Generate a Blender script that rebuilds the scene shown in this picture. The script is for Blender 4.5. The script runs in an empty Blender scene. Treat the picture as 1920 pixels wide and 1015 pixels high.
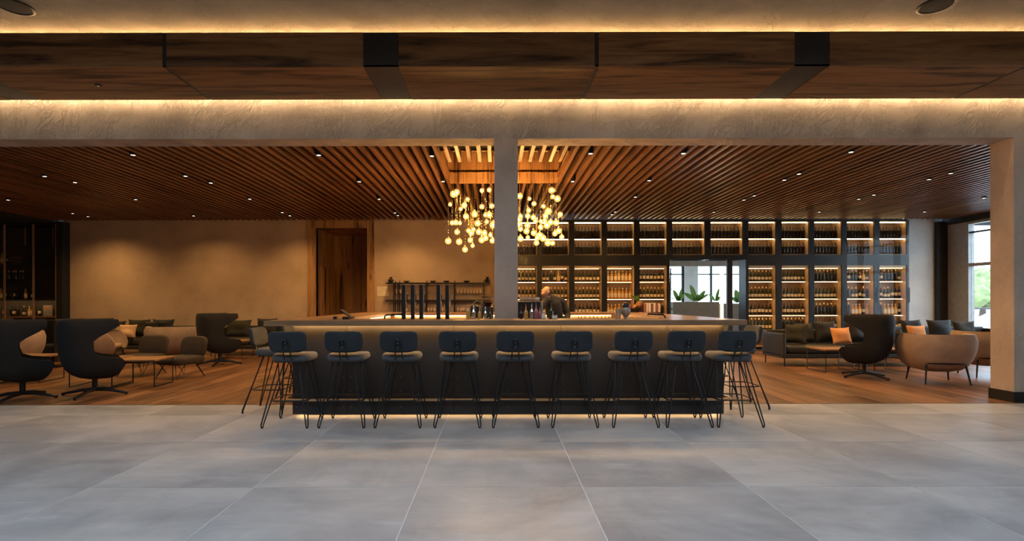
import bpy, bmesh, math, random
from mathutils import Vector, Matrix
random.seed(7)
sc = bpy.context.scene
C = sc.collection
PI = math.pi
# ------------------------------------------------------------------ camera, world, big lights, exposure
F, CX, CY, EYE = 970.0, 930.0, 565.0, 1.355          # focal length in pixels of the 1920 px frame, vanishing point, eye height
cd = bpy.data.cameras.new('camera')
cd.sensor_width = 36.0
cd.lens = F / 1920 * 36
cd.shift_x = (960 - CX) / 1920
cd.shift_y = (CY - 507.5) / 1920
cd.clip_start = 0.05
cam = bpy.data.objects.new('camera', cd)
C.objects.link(cam)
cam.matrix_world = Matrix.Translation((0, 0, EYE)) @ Matrix.Rotation(PI / 2, 4, 'X') @ Matrix.Rotation(-0.0018, 4, 'Z')
sc.camera = cam
sc.view_settings.view_transform = 'Standard'
sc.view_settings.look = 'None'
sc.view_settings.gamma = 1
sc.view_settings.use_curve_mapping = False
sc.view_settings.exposure = 0.0
sc.cycles.max_bounces = 8
sc.cycles.diffuse_bounces = 4
sc.cycles.glossy_bounces = 4
sc.cycles.transparent_max_bounces = 16
sc.cycles.caustics_reflective = False
sc.cycles.caustics_refractive = False
sc.cycles.sample_clamp_indirect = 4.0

w = bpy.data.worlds.new('sky')
sc.world = w
w.use_nodes = True
bgn = w.node_tree.nodes['Background']
bgn.inputs[0].default_value = (0.64, 0.82, 1.0, 1)
bgn.inputs[1].default_value = 7.2

SPOT = 92.0         # each ceiling downlight
WARM = (1.0, 0.56, 0.20)

def area(name, loc, rot, sx, sy, power, col, portal=False):
    l = bpy.data.lights.new(name, 'AREA')
    l.shape = 'RECTANGLE'
    l.size, l.size_y, l.energy, l.color = sx, sy, power, col
    if portal:
        l.cycles.is_portal = True
    o = bpy.data.objects.new(name, l)
    C.objects.link(o)
    o.location, o.rotation_euler = loc, rot
    return o
area('rooflight_portal', (0, 2.6, 4.80), (0, 0, 0), 17.6, 1.1, 1, (1, 1, 1), True)     # sky seen through the hall's long rooflight
area('window_portal', (12.55, 10.4, 1.8), (0, PI / 2, 0), 3.4, 6.4, 1, (1, 1, 1), True)

# ------------------------------------------------------------------ helpers
def at(px, py, d):
    return Vector(((px - CX) / F * d, d, EYE + (CY - py) / F * d))
def X_(px, d):
    return (px - CX) / F * d
def Z_(py, d):
    return EYE + (CY - py) / F * d
def on(px, py, z):
    d = F * (z - EYE) / (CY - py)
    return Vector(((px - CX) / F * d, d, z))
ORD = ['first', 'second', 'third', 'fourth', 'fifth', 'sixth', 'seventh', 'eighth', 'ninth', 'tenth', 'eleventh', 'twelfth', 'thirteenth', 'fourteenth']

def obj(name, bm, m, parent=None, smooth=False, loc=None):
    me = bpy.data.meshes.new(name)
    bmesh.ops.recalc_face_normals(bm, faces=bm.faces[:])
    bm.to_mesh(me)
    bm.free()
    for mm in (m if isinstance(m, (list, tuple)) else [m]):
        me.materials.append(mm)
    if smooth:
        for p in me.polygons:
            p.use_smooth = True
        try:
            me.set_sharp_from_angle(angle=math.radians(42))
        except Exception:
            pass
    o = bpy.data.objects.new(name, me)
    C.objects.link(o)
    if parent:
        o.parent = parent
    if loc is not None:
        o.location = loc
    return o
def link(name, me, parent=None, loc=(0, 0, 0), rot=(0, 0, 0)):
    o = bpy.data.objects.new(name, me)
    C.objects.link(o)
    o.parent = parent
    o.location, o.rotation_euler = loc, rot
    return o
def tag(o, label, cat, group=None):
    o['label'] = label
    o['category'] = cat
    if group:
        o['group'] = group
    return o
def thing(name, label, cat, loc=(0, 0, 0), rz=0, group=None):
    o = bpy.data.objects.new(name, None)
    o.empty_display_size = 0.1
    C.objects.link(o)
    o.location = loc
    o.rotation_euler = (0, 0, rz)
    return tag(o, label, cat, group)
def struct(name, bm, m, label=None, smooth=False):
    o = obj(name, bm, m, None, smooth)
    o['kind'] = 'structure'
    if label:
        o['label'] = label
    return o
def dup(root, loc, rz=0, label=None, group=None):
    r = root.copy()
    C.objects.link(r)
    r.location = loc
    r.rotation_euler = (0, 0, rz)
    if label: r['label'] = label
    if group: r['group'] = group
    for ch in list(root.children):
        c = ch.copy()
        C.objects.link(c)
        c.parent = r
        for g in ch.children:
            e = g.copy()
            C.objects.link(e)
            e.parent = c
    return r

def B():
    return bmesh.new()
def box(bm, x0, x1, y0, y1, z0, z1, bev=0, mi=0, M=None):
    v = [bm.verts.new((x, y, z)) for z in (z0, z1) for y in (y0, y1) for x in (x0, x1)]
    if M is not None:
        for q in v: q.co = M @ q.co
    fs = [bm.faces.new([v[i] for i in f]) for f in ((0, 2, 3, 1), (4, 5, 7, 6), (0, 1, 5, 4), (2, 6, 7, 3), (0, 4, 6, 2), (1, 3, 7, 5))]
    for f in fs: f.material_index = mi
    if bev:
        ed = list({e for f in fs for e in f.edges})
        bmesh.ops.bevel(bm, geom=ed, offset=bev, segments=2, affect='EDGES', profile=0.6)
    return bm
def bx(*a, **k):
    return box(B(), *a, **k)
def tube(bm, pts, r, seg=6, r2=None, mi=0, closed=False):
    pts = [Vector(p) for p in pts]
    n = len(pts)
    rings = []
    up = None
    for i, p in enumerate(pts):
        a = pts[i - 1] if (i > 0 or closed) else p
        b = pts[(i + 1) % n] if (i < n - 1 or closed) else p
        t = (b - a).normalized()
        if up is None:
            up = t.orthogonal().normalized()
        up = (up - t * up.dot(t))
        if up.length < 1e-6: up = t.orthogonal()
        up.normalize()
        s = t.cross(up)
        rr = r if r2 is None else r + (r2 - r) * i / (n - 1)
        rings.append([bm.verts.new(p + (up * math.cos(2 * PI * k / seg) + s * math.sin(2 * PI * k / seg)) * rr) for k in range(seg)])
    for i in range(n if closed else n - 1):
        A, D = rings[i], rings[(i + 1) % n]
        for k in range(seg):
            f = bm.faces.new((A[k], A[(k + 1) % seg], D[(k + 1) % seg], D[k]))
            f.material_index = mi
    if not closed:
        for rg in (rings[0], rings[-1]):
            f = bm.faces.new(rg)
            f.material_index = mi
    return bm
def lathe(bm, prof, c=(0, 0, 0), seg=12, mis=None):
    cx, cy, cz = c
    prev = None
    for i, (r, z) in enumerate(prof):
        if r < 1e-5:
            ring = [bm.verts.new((cx, cy, cz + z))]
        else:
            ring = [bm.verts.new((cx + r * math.cos(2 * PI * k / seg), cy + r * math.sin(2 * PI * k / seg), cz + z)) for k in range(seg)]
        if prev is not None:
            for k in range(seg):
                k2 = (k + 1) % seg
                if len(prev) == 1 and len(ring) == 1: continue
                if len(prev) == 1: vs = (prev[0], ring[k2], ring[k])
                elif len(ring) == 1: vs = (prev[k], prev[k2], ring[0])
                else: vs = (prev[k], prev[k2], ring[k2], ring[k])
                f = bm.faces.new(vs)
                if mis: f.material_index = mis[i - 1]
        prev = ring
    return bm
def sslab(bm, a, b, z0, z1, n=4.0, r=0.02, seg=28, f=None):
    """rounded slab: super-ellipse outline a x b, soft edges; f maps each point"""
    def ring(s, z):
        out = []
        for k in range(seg):
            t = 2 * PI * k / seg
            c, q = math.cos(t), math.sin(t)
            p = Vector((math.copysign(abs(c) ** (2 / n), c) * (a - r + r * s), math.copysign(abs(q) ** (2 / n), q) * (b - r + r * s), z))
            out.append(bm.verts.new(f(p) if f else p))
        return out
    h = min(r, (z1 - z0) / 2)
    rings = [ring(0.0, z0), ring(0.62, z0 + h * 0.25), ring(1, z0 + h), ring(1, z1 - h), ring(0.62, z1 - h * 0.25), ring(0.0, z1)]
    for A, D in zip(rings, rings[1:]):
        for k in range(seg):
            bm.faces.new((A[k], A[(k + 1) % seg], D[(k + 1) % seg], D[k]))
    for rg, z in ((rings[0], z0), (rings[-1], z1)):
        inner = []
        for k in range(seg):
            co = rg[k].co
            inner.append(co)
        cen = sum(inner, Vector()) / seg
        if f: cen = f(Vector((0, 0, z)))
        cv = bm.verts.new(cen)
        for k in range(seg):
            bm.faces.new((rg[k], rg[(k + 1) % seg], cv))
    return bm
def pillow(w, h, t, n=12, seed=0):
    """soft cushion standing in the XZ plane, base at z=0"""
    bm = B()
    rnd = random.Random(seed)
    ph = [rnd.uniform(0, 6) for _ in range(4)]
    g = {}
    for s in (1, -1):
        for i in range(n + 1):
            for j in range(n + 1):
                u, v = -1 + 2 * i / n, -1 + 2 * j / n
                edge = i in (0, n) or j in (0, n)
                if edge and s == -1:
                    g[s, i, j] = g[1, i, j]
                    continue
                pin = 0.10
                x = w / 2 * u * (1 - pin * (1 - abs(v) ** 2.5))
                z = h / 2 * v * (1 - pin * (1 - abs(u) ** 2.5)) + h / 2
                th = t / 2 * max(0, (1 - u ** 4) * (1 - v ** 4)) ** 0.6 * (1 + 0.14 * math.sin(3 * u + ph[0] + 2 * v) + 0.1 * math.sin(5 * v + ph[1]))
                g[s, i, j] = bm.verts.new((x, -s * th + 0.012 * math.sin(2 * u + ph[2]), z))
        for i in range(n):
            for j in range(n):
                bm.faces.new((g[s, i, j], g[s, i + 1, j], g[s, i + 1, j + 1], g[s, i, j + 1]))
    return bm
def shell(prof, thick, nb=16, ns=4, ex=3.0):
    """bucket seat shell open to +Y; prof rows (z, half width, back reach, front reach, y offset)"""
    bm = B()
    rows = []
    for (z, w_, b_, f_, y0) in prof:
        row = []
        for i in range(ns):
            row.append(bm.verts.new((-w_, y0 + f_ * (1 - i / ns), z)))
        for i in range(nb + 1):
            t = PI * i / nb
            c, s = -math.cos(t), math.sin(t)
            row.append(bm.verts.new((math.copysign(abs(c) ** (2 / ex), c) * w_, y0 - b_ * abs(s) ** (2 / ex), z)))
        for i in range(ns):
            row.append(bm.verts.new((w_, y0 + f_ * (i + 1) / ns, z)))
        rows.append(row)
    for A, D in zip(rows, rows[1:]):
        for k in range(len(A) - 1):
            bm.faces.new((A[k], A[k + 1], D[k + 1], D[k]))
    bm.faces.new(rows[-1])
    bmesh.ops.recalc_face_normals(bm, faces=bm.faces[:])
    bmesh.ops.solidify(bm, geom=bm.faces[:], thickness=thick)
    return bm

# ------------------------------------------------------------------ materials
def newmat(name):
    m = bpy.data.materials.new(name)
    m.use_nodes = True
    nt = m.node_tree
    return m, nt, nt.nodes['Principled BSDF']
def N(nt, t, **k):
    n = nt.nodes.new(t)
    for a, b in k.items(): setattr(n, a, b)
    return n
def ramp(nt, stops):
    r = N(nt, 'ShaderNodeValToRGB')
    e = r.color_ramp.elements
    while len(e) < len(stops): e.new(0.5)
    for el, (p, c) in zip(e, stops):
        el.position = p
        el.color = (c[0], c[1], c[2], 1) if isinstance(c, (tuple, list)) else (c, c, c, 1)
    return r
def coords(nt, scale=(1, 1, 1), rot=(0, 0, 0), rnd=True):
    tc = N(nt, 'ShaderNodeTexCoord')
    mp = N(nt, 'ShaderNodeMapping')
    mp.inputs['Scale'].default_value = scale
    mp.inputs['Rotation'].default_value = rot
    if rnd:
        oi = N(nt, 'ShaderNodeObjectInfo')
        ml = N(nt, 'ShaderNodeMath', operation='MULTIPLY')
        ml.inputs[1].default_value = 37.0
        ad = N(nt, 'ShaderNodeVectorMath', operation='ADD')
        nt.links.new(oi.outputs['Random'], ml.inputs[0])
        nt.links.new(tc.outputs['Object'], ad.inputs[0])
        nt.links.new(ml.outputs[0], ad.inputs[1])
        nt.links.new(ad.outputs[0], mp.inputs[0])
    else:
        nt.links.new(tc.outputs['Object'], mp.inputs[0])
    return mp
def noise(nt, vec, scale, detail=4, rough=0.55, dist=0.0):
    n = N(nt, 'ShaderNodeTexNoise')
    n.inputs['Scale'].default_value = scale
    n.inputs['Detail'].default_value = detail
    n.inputs['Roughness'].default_value = rough
    n.inputs['Distortion'].default_value = dist
    nt.links.new(vec.outputs[0], n.inputs['Vector'])
    return n
def bump(nt, p, src, strength, dist=0.01):
    b = N(nt, 'ShaderNodeBump')
    b.inputs['Strength'].default_value = strength
    b.inputs['Distance'].default_value = dist
    nt.links.new(src, b.inputs['Height'])
    nt.links.new(b.outputs[0], p.inputs['Normal'])
    return b
def plain(name, col, rough=0.5, metal=0.0, spec=0.5, var=0.12, nscale=8.0, bmp=0.0, sheen=0.0, clear=0.0):
    m, nt, p = newmat(name)
    mp = coords(nt)
    n = noise(nt, mp, nscale)
    r = ramp(nt, [(0.3, [c * (1 - var) for c in col]), (0.7, [min(1, c * (1 + var)) for c in col])])
    nt.links.new(n.outputs[0], r.inputs[0])
    nt.links.new(r.outputs[0], p.inputs['Base Color'])
    p.inputs['Roughness'].default_value = rough
    p.inputs['Metallic'].default_value = metal
    p.inputs['Specular IOR Level'].default_value = spec
    if sheen:
        p.inputs['Sheen Weight'].default_value = sheen
        p.inputs['Sheen Roughness'].default_value = 0.45
    if clear: p.inputs['Coat Weight'].default_value = clear
    if bmp:
        n2 = noise(nt, mp, nscale * 6, 3)
        bump(nt, p, n2.outputs[0], bmp)
    return m
def fabric(name, col, sheen=0.3, rough=0.9):
    m, nt, p = newmat(name)
    mp = coords(nt)
    n = noise(nt, mp, 5.0)
    wv = noise(nt, mp, 420.0, 2)
    r = ramp(nt, [(0.3, [c * 0.85 for c in col]), (0.7, [min(1, c * 1.15) for c in col])])
    nt.links.new(n.outputs[0], r.inputs[0])
    nt.links.new(r.outputs[0], p.inputs['Base Color'])
    p.inputs['Roughness'].default_value = rough
    p.inputs['Specular IOR Level'].default_value = 0.25
    p.inputs['Sheen Weight'].default_value = sheen
    p.inputs['Sheen Roughness'].default_value = 0.4
    bump(nt, p, wv.outputs[0], 0.25, 0.003)
    return m
def wood(name, c1, c2, c3, axis, grain=1.0, rough=0.5, knots=True, var=0.35):
    """c1 light, c2 mid, c3 dark streak; grain runs along axis"""
    m, nt, p = newmat(name)
    s = [7.0, 7.0, 7.0]
    s[axis] = 0.55
    mp = coords(nt, tuple(q * grain for q in s))
    n1 = noise(nt, mp, 1.0, 8, 0.62, 0.6)
    n2 = noise(nt, mp, 5.5, 6, 0.7, 0.3)
    r1 = ramp(nt, [(0.36, c3), (0.46, c2), (0.57, c1), (0.72, c2)])
    nt.links.new(n1.outputs[0], r1.inputs[0])
    mx = N(nt, 'ShaderNodeMixRGB', blend_type='MULTIPLY')
    mx.inputs[0].default_value = 0.55
    r2 = ramp(nt, [(0.3, 0.55), (0.6, 1.0)])
    nt.links.new(n2.outputs[0], r2.inputs[0])
    nt.links.new(r1.outputs[0], mx.inputs[1])
    nt.links.new(r2.outputs[0], mx.inputs[2])
    out = mx
    if knots:
        k = [2.6, 2.6, 2.6]
        k[axis] = 0.9
        mk = coords(nt, tuple(q * grain for q in k))
        vo = N(nt, 'ShaderNodeTexVoronoi')
        vo.inputs['Scale'].default_value = 1.0
        ds = noise(nt, mk, 3.0, 3)
        md = N(nt, 'ShaderNodeMixRGB')
        md.inputs[0].default_value = 0.12
        nt.links.new(mk.outputs[0], md.inputs[1])
        nt.links.new(ds.outputs['Color'], md.inputs[2])
        nt.links.new(md.outputs[0], vo.inputs['Vector'])
        rk = ramp(nt, [(0.05, 0.12), (0.15, 1.0)])
        nt.links.new(vo.outputs['Distance'], rk.inputs[0])
        m2 = N(nt, 'ShaderNodeMixRGB', blend_type='MULTIPLY')
        m2.inputs[0].default_value = 0.85
        nt.links.new(mx.outputs[0], m2.inputs[1])
        nt.links.new(rk.outputs[0], m2.inputs[2])
        out = m2
    oi = N(nt, 'ShaderNodeObjectInfo')
    rv = ramp(nt, [(0, 1 - var), (1, 1.0)])
    nt.links.new(oi.outputs['Random'], rv.inputs[0])
    m3 = N(nt, 'ShaderNodeMixRGB', blend_type='MULTIPLY')
    m3.inputs[0].default_value = 1
    nt.links.new(out.outputs[0], m3.inputs[1])
    nt.links.new(rv.outputs[0], m3.inputs[2])
    nt.links.new(m3.outputs[0], p.inputs['Base Color'])
    p.inputs['Roughness'].default_value = rough
    p.inputs['Specular IOR Level'].default_value = 0.35
    bump(nt, p, n2.outputs[0], 0.25, 0.004)
    return m
def plaster(name, col, marks=1.0, rough=0.85):
    m, nt, p = newmat(name)
    mp = coords(nt, rnd=False)
    n = noise(nt, mp, 1.1, 6, 0.6)
    r = ramp(nt, [(0.3, [c * 0.80 for c in col]), (0.55, col), (0.75, [min(1, c * 1.12) for c in col])])
    nt.links.new(n.outputs[0], r.inputs[0])
    nt.links.new(r.outputs[0], p.inputs['Base Color'])
    p.inputs['Roughness'].default_value = rough
    p.inputs['Specular IOR Level'].default_value = 0.2
    # trowel strokes: thin ridges in three directions, each only in patches
    h = None
    for i, (ang, sc_) in enumerate(((0.6, 2.3), (-0.75, 2.7), (1.35, 3.1))):
        ma = coords(nt, (1.0, 1.0, 1.0), (ang, ang, ang), rnd=False)
        mb = N(nt, 'ShaderNodeMapping')
        mb.inputs['Scale'].default_value = (1.4, 9.0, 9.0)
        mb.inputs['Location'].default_value = (3.1 * i, 1.7 * i, 0.9 * i)
        nt.links.new(ma.outputs[0], mb.inputs[0])
        s = noise(nt, mb, sc_, 3, 0.5, 0.5)
        rs = ramp(nt, [(0.50, 0.0), (0.535, 1.0), (0.56, 0.3), (0.7, 0.0)])
        nt.links.new(s.outputs[0], rs.inputs[0])
        pn = noise(nt, mb, 0.35 + 0.1 * i, 2)
        rp = ramp(nt, [(0.48, 0.0), (0.6, 1.0)])
        nt.links.new(pn.outputs[0], rp.inputs[0])
        mu = N(nt, 'ShaderNodeMath', operation='MULTIPLY')
        nt.links.new(rs.outputs[0], mu.inputs[0])
        nt.links.new(rp.outputs[0], mu.inputs[1])
        if h is None: h = mu
        else:
            a = N(nt, 'ShaderNodeMath', operation='ADD')
            nt.links.new(h.outputs[0], a.inputs[0])
            nt.links.new(mu.outputs[0], a.inputs[1])
            h = a
    fine = noise(nt, mp, 9.0, 6, 0.6)
    ad = N(nt, 'ShaderNodeMath', operation='MULTIPLY_ADD')
    nt.links.new(fine.outputs[0], ad.inputs[0])
    ad.inputs[1].default_value = 0.22
    nt.links.new(h.outputs[0], ad.inputs[2])
    bump(nt, p, ad.outputs[0], min(1.0, 0.75 * marks), 0.028)
    return m
def concrete_tile(name):
    m, nt, p = newmat(name)
    mp = coords(nt)
    n = noise(nt, mp, 0.9, 7, 0.62, 0.4)
    r = ramp(nt, [(0.38, (0.270, 0.285, 0.300)), (0.5, (0.365, 0.378, 0.390)), (0.62, (0.450, 0.455, 0.455))])
    nt.links.new(n.outputs[0], r.inputs[0])
    st = coords(nt, (0.8, 5.0, 1.0), (0, 0, 0.5))
    n2 = noise(nt, st, 1.6, 5, 0.7)
    r2 = ramp(nt, [(0.35, 0.82), (0.62, 1.0), (0.72, 1.22)])
    nt.links.new(n2.outputs[0], r2.inputs[0])
    mx = N(nt, 'ShaderNodeMixRGB', blend_type='MULTIPLY')
    mx.inputs[0].default_value = 0.8
    nt.links.new(r.outputs[0], mx.inputs[1])
    nt.links.new(r2.outputs[0], mx.inputs[2])
    nt.links.new(mx.outputs[0], p.inputs['Base Color'])
    rr = ramp(nt, [(0.3, 0.40), (0.7, 0.52)])
    nt.links.new(n2.outputs[0], rr.inputs[0])
    nt.links.new(rr.outputs[0], p.inputs['Roughness'])
    p.inputs['Specular IOR Level'].default_value = 0.45
    return m
def emit(name, col, s):
    m, nt, p = newmat(name)
    p.inputs['Base Color'].default_value = (0.8, 0.7, 0.5, 1)
    p.inputs['Emission Color'].default_value = (*col, 1)
    p.inputs['Emission Strength'].default_value = s
    return m
def pane(name, tint=(1, 1, 1), ior=1.3, rough=0.0):
    """architectural glass: clear with a Fresnel reflection"""
    m = bpy.data.materials.new(name)
    m.use_nodes = True
    nt = m.node_tree
    nt.nodes.clear()
    out = N(nt, 'ShaderNodeOutputMaterial')
    mix = N(nt, 'ShaderNodeMixShader')
    t = N(nt, 'ShaderNodeBsdfTransparent')
    t.inputs[0].default_value = (*tint, 1)
    g = N(nt, 'ShaderNodeBsdfGlossy')
    g.inputs['Roughness'].default_value = rough
    f = N(nt, 'ShaderNodeFresnel')
    f.inputs[0].default_value = ior
    ge = N(nt, 'ShaderNodeNewGeometry')          # reflect at the outer face only, the rear face lets light out
    inv = N(nt, 'ShaderNodeMath', operation='SUBTRACT'); inv.inputs[0].default_value = 1.0
    mu = N(nt, 'ShaderNodeMath', operation='MULTIPLY')
    nt.links.new(ge.outputs['Backfacing'], inv.inputs[1])
    nt.links.new(inv.outputs[0], mu.inputs[0])
    nt.links.new(f.outputs[0], mu.inputs[1])
    nt.links.new(mu.outputs[0], mix.inputs[0])
    nt.links.new(t.outputs[0], mix.inputs[1])
    nt.links.new(g.outputs[0], mix.inputs[2])
    nt.links.new(mix.outputs[0], out.inputs[0])
    return m

M_plaster = plaster('plaster', (0.50, 0.43, 0.36), 1.0)
M_plaster_col = plaster('plaster_column', (0.54, 0.435, 0.345), 0.6)
M_plaster_soft = plaster('plaster_smooth', (0.54, 0.405, 0.285), 0.4)
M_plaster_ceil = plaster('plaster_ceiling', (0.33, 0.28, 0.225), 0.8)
M_white = plaster('white_plaster', (0.78, 0.75, 0.70), 0.2)
M_beam = wood('beam_oak', (0.36, 0.175, 0.065), (0.24, 0.108, 0.038), (0.06, 0.026, 0.010), 0, 1.0, 0.55)
M_slat = wood('slat_wood', (0.27, 0.130, 0.062), (0.21, 0.098, 0.046), (0.12, 0.055, 0.026), 1, 1.0, 0.36, False, 0.25)
M_lining = wood('lining_oak', (0.56, 0.31, 0.135), (0.42, 0.225, 0.09), (0.07, 0.032, 0.014), 2, 1.0, 0.5, True, 0.3)
M_plank = wood('floor_oak', (0.34, 0.175, 0.088), (0.25, 0.122, 0.060), (0.13, 0.062, 0.030), 1, 1.2, 0.36, False, 0.6)
M_tile = concrete_tile('concrete_tile')
M_grout = plain('grout', (0.66, 0.65, 0.63), 0.9)
M_sub = plain('subfloor', (0.06, 0.04, 0.03), 0.9)
M_black = plain('black_metal', (0.012, 0.012, 0.014), 0.42, 0.0, 0.4)
M_blackw = plain('black_void', (0.008, 0.008, 0.009), 0.9)
M_plate = plain('blackened_plate', (0.035, 0.032, 0.030), 0.42, 0.4, 0.5, 0.2, 4)
M_barpanel = plain('bar_panel', (0.030, 0.028, 0.028), 0.40, 0.0, 0.45, 0.18, 3)
M_bolt = plain('bolt_steel', (0.55, 0.48, 0.38), 0.3, 1.0)
M_brushed = plain('brushed_rail', (0.78, 0.52, 0.27), 0.34, 1.0)
M_counter = wood('counter_wood', (0.36, 0.205, 0.108), (0.30, 0.168, 0.086), (0.21, 0.115, 0.058), 0, 0.8, 0.3, False, 0.1)
M_inner = plain('bar_inside_panel', (0.60, 0.42, 0.24), 0.5)
M_stoolfab = fabric('stool_fabric', (0.085, 0.090, 0.098), 0.12)
M_stoolback = fabric('stool_back_fabric', (0.031, 0.036, 0.041), 0.06)
M_chairfab = fabric('wing_chair_fabric', (0.016, 0.0155, 0.015), 0.02)
M_lowfab = fabric('low_chair_fabric', (0.045, 0.034, 0.024), 0.03)
M_tan = fabric('tan_fabric', (0.36, 0.26, 0.19), 0.05)
M_tandark = fabric('taupe_fabric', (0.25, 0.19, 0.15), 0.2)
M_sofa = fabric('sofa_fabric', (0.035, 0.032, 0.026), 0.03)
M_leather = plain('dark_leather', (0.026, 0.024, 0.019), 0.42, 0, 0.45, 0.2, 6, 0.15)
M_cushdark = fabric('dark_cushion', (0.014, 0.014, 0.013), 0.02, 0.6)
M_cusholive = fabric('olive_cushion', (0.034, 0.032, 0.023), 0.03)
M_cushorange = fabric('orange_cushion', (0.60, 0.27, 0.10), 0.15)
M_cushpeach = fabric('peach_cushion', (0.72, 0.47, 0.26), 0.15)
M_tabletop = wood('table_oak', (0.36, 0.20, 0.10), (0.28, 0.15, 0.07), (0.18, 0.09, 0.04), 0, 1.2, 0.4, False, 0.2)
M_chrome = plain('chrome', (0.75, 0.72, 0.68), 0.12, 1.0)
M_glass = pane('cabinet_glass', (0.97, 0.97, 0.96), 1.22)
M_window = pane('window_glass', (0.97, 0.98, 0.98), 1.35)
M_clear = pane('drinking_glass', (0.93, 0.93, 0.92), 1.5)
M_led = emit('led_strip_light', (1.0, 0.68, 0.32), 14.0)
M_cove = emit('cove_light', (1.0, 0.60, 0.27), 66.0)
M_cove2 = emit('slot_light', (1.0, 0.67, 0.36), 46.0)
M_barled = emit('bar_light', (1.0, 0.54, 0.19), 105.0)
M_floorled = emit('plinth_light', (1.0, 0.58, 0.24), 13.0)
M_innerled = emit('inner_bar_light', (1.0, 0.60, 0.25), 20.0)
M_lens = emit('downlight_lens', (1.0, 0.86, 0.66), 6.0)
M_bulb = emit('chandelier_bulb', (1.0, 0.57, 0.20), 1150.0)
def halo_glass(name, col, s):
    m = bpy.data.materials.new(name); m.use_nodes = True
    nt = m.node_tree; nt.nodes.clear()
    out = N(nt, 'ShaderNodeOutputMaterial'); mix = N(nt, 'ShaderNodeMixShader'); mix.inputs[0].default_value = 0.45
    t = N(nt, 'ShaderNodeBsdfTransparent'); t.inputs[0].default_value = (1, 0.9, 0.7, 1)
    e = N(nt, 'ShaderNodeEmission'); e.inputs[0].default_value = (*col, 1); e.inputs[1].default_value = s
    nt.links.new(t.outputs[0], mix.inputs[1]); nt.links.new(e.outputs[0], mix.inputs[2]); nt.links.new(mix.outputs[0], out.inputs[0])
    return m
M_halo = halo_glass('halo_globe', (1.0, 0.50, 0.14), 2.4)  # amber emission of the shell stands in for the halo around each bulb
M_brass = plain('brass', (0.62, 0.40, 0.16), 0.28, 1.0)
M_bronze = plain('bronze', (0.46, 0.30, 0.18), 0.45, 0.6)
M_cabback = plain('cabinet_back', (0.30, 0.185, 0.10), 0.5)
M_cabside = plain('cabinet_side', (0.62, 0.44, 0.26), 0.5)
M_darkback = plain('dark_cabinet_back', (0.055, 0.040, 0.026), 0.6)
M_bottle = plain('dark_glass', (0.016, 0.012, 0.009), 0.12, 0, 0.5)
M_bottlegreen = plain('green_glass', (0.030, 0.036, 0.012), 0.12, 0, 0.5)
M_bottlegold = plain('amber_glass', (0.55, 0.28, 0.06), 0.12, 0, 0.5)
M_label = plain('paper_label', (0.78, 0.62, 0.40), 0.7)
M_foil = plain('gold_foil', (0.70, 0.45, 0.20), 0.35, 0.6)
M_foildark = plain('dark_foil', (0.05, 0.02, 0.018), 0.35)
M_paper = plain('paper', (0.75, 0.65, 0.52), 0.8)
M_ceramic = plain('white_ceramic', (0.80, 0.74, 0.64), 0.25)
M_blackcer = plain('black_ceramic', (0.015, 0.014, 0.014), 0.35)
M_skin = plain('skin', (0.30, 0.165, 0.12), 0.55)
M_hair = plain('short_hair', (0.05, 0.03, 0.022), 0.8)
M_cloth = plain('black_shirt', (0.010, 0.010, 0.010), 0.85)
M_cloth2 = plain('black_trousers', (0.012, 0.012, 0.013), 0.85)
def leafmat(name, col):
    m, nt, p = newmat(name)
    mp = coords(nt); n_ = noise(nt, mp, 4.0)
    r = ramp(nt, [(0.3, [c * 0.65 for c in col]), (0.7, col)])
    nt.links.new(n_.outputs[0], r.inputs[0]); nt.links.new(r.outputs[0], p.inputs['Base Color'])
    p.inputs['Roughness'].default_value = 0.45
    tr = N(nt, 'ShaderNodeBsdfTranslucent'); nt.links.new(r.outputs[0], tr.inputs[0])
    mix = N(nt, 'ShaderNodeMixShader'); mix.inputs[0].default_value = 0.5
    out = nt.nodes['Material Output']
    nt.links.new(p.outputs[0], mix.inputs[1]); nt.links.new(tr.outputs[0], mix.inputs[2]); nt.links.new(mix.outputs[0], out.inputs[0])
    return m
M_leaf = leafmat('leaf_green', (0.26, 0.42, 0.10))
M_tree = plain('tree_foliage', (0.20, 0.25, 0.11), 0.8, 0, 0.2, 0.4, 2)
M_bark = plain('bark', (0.10, 0.07, 0.05), 0.9)
M_planter = plain('planter_grey', (0.33, 0.30, 0.265), 0.7)
M_greypanel = plain('grey_frame', (0.33, 0.33, 0.32), 0.5)
M_deck = plain('terrace_deck', (0.55, 0.52, 0.48), 0.8)
M_red = plain('red_cover', (0.30, 0.10, 0.065), 0.6)
M_pink = plain('pink_glass', (0.35, 0.12, 0.13), 0.2)
M_pine = plain('pineapple_skin', (0.25, 0.12, 0.03), 0.7, 0, 0.4, 0.5, 30, 0.5)
M_parasol = plain('parasol_cloth', (0.35, 0.36, 0.40), 0.8)

# ------------------------------------------------------------------ key dimensions
ZS = 3.55                      # underside of ceiling slats
DH0, DH1 = 6.85, 7.18          # header and columns, front and back
ZH = 3.51                      # header underside
ZC = 4.57                      # hall ceiling
DB = 14.2                      # back wall
DW = 14.0                      # front of wine wall
XL, XR = -12.0, 12.3

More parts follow.
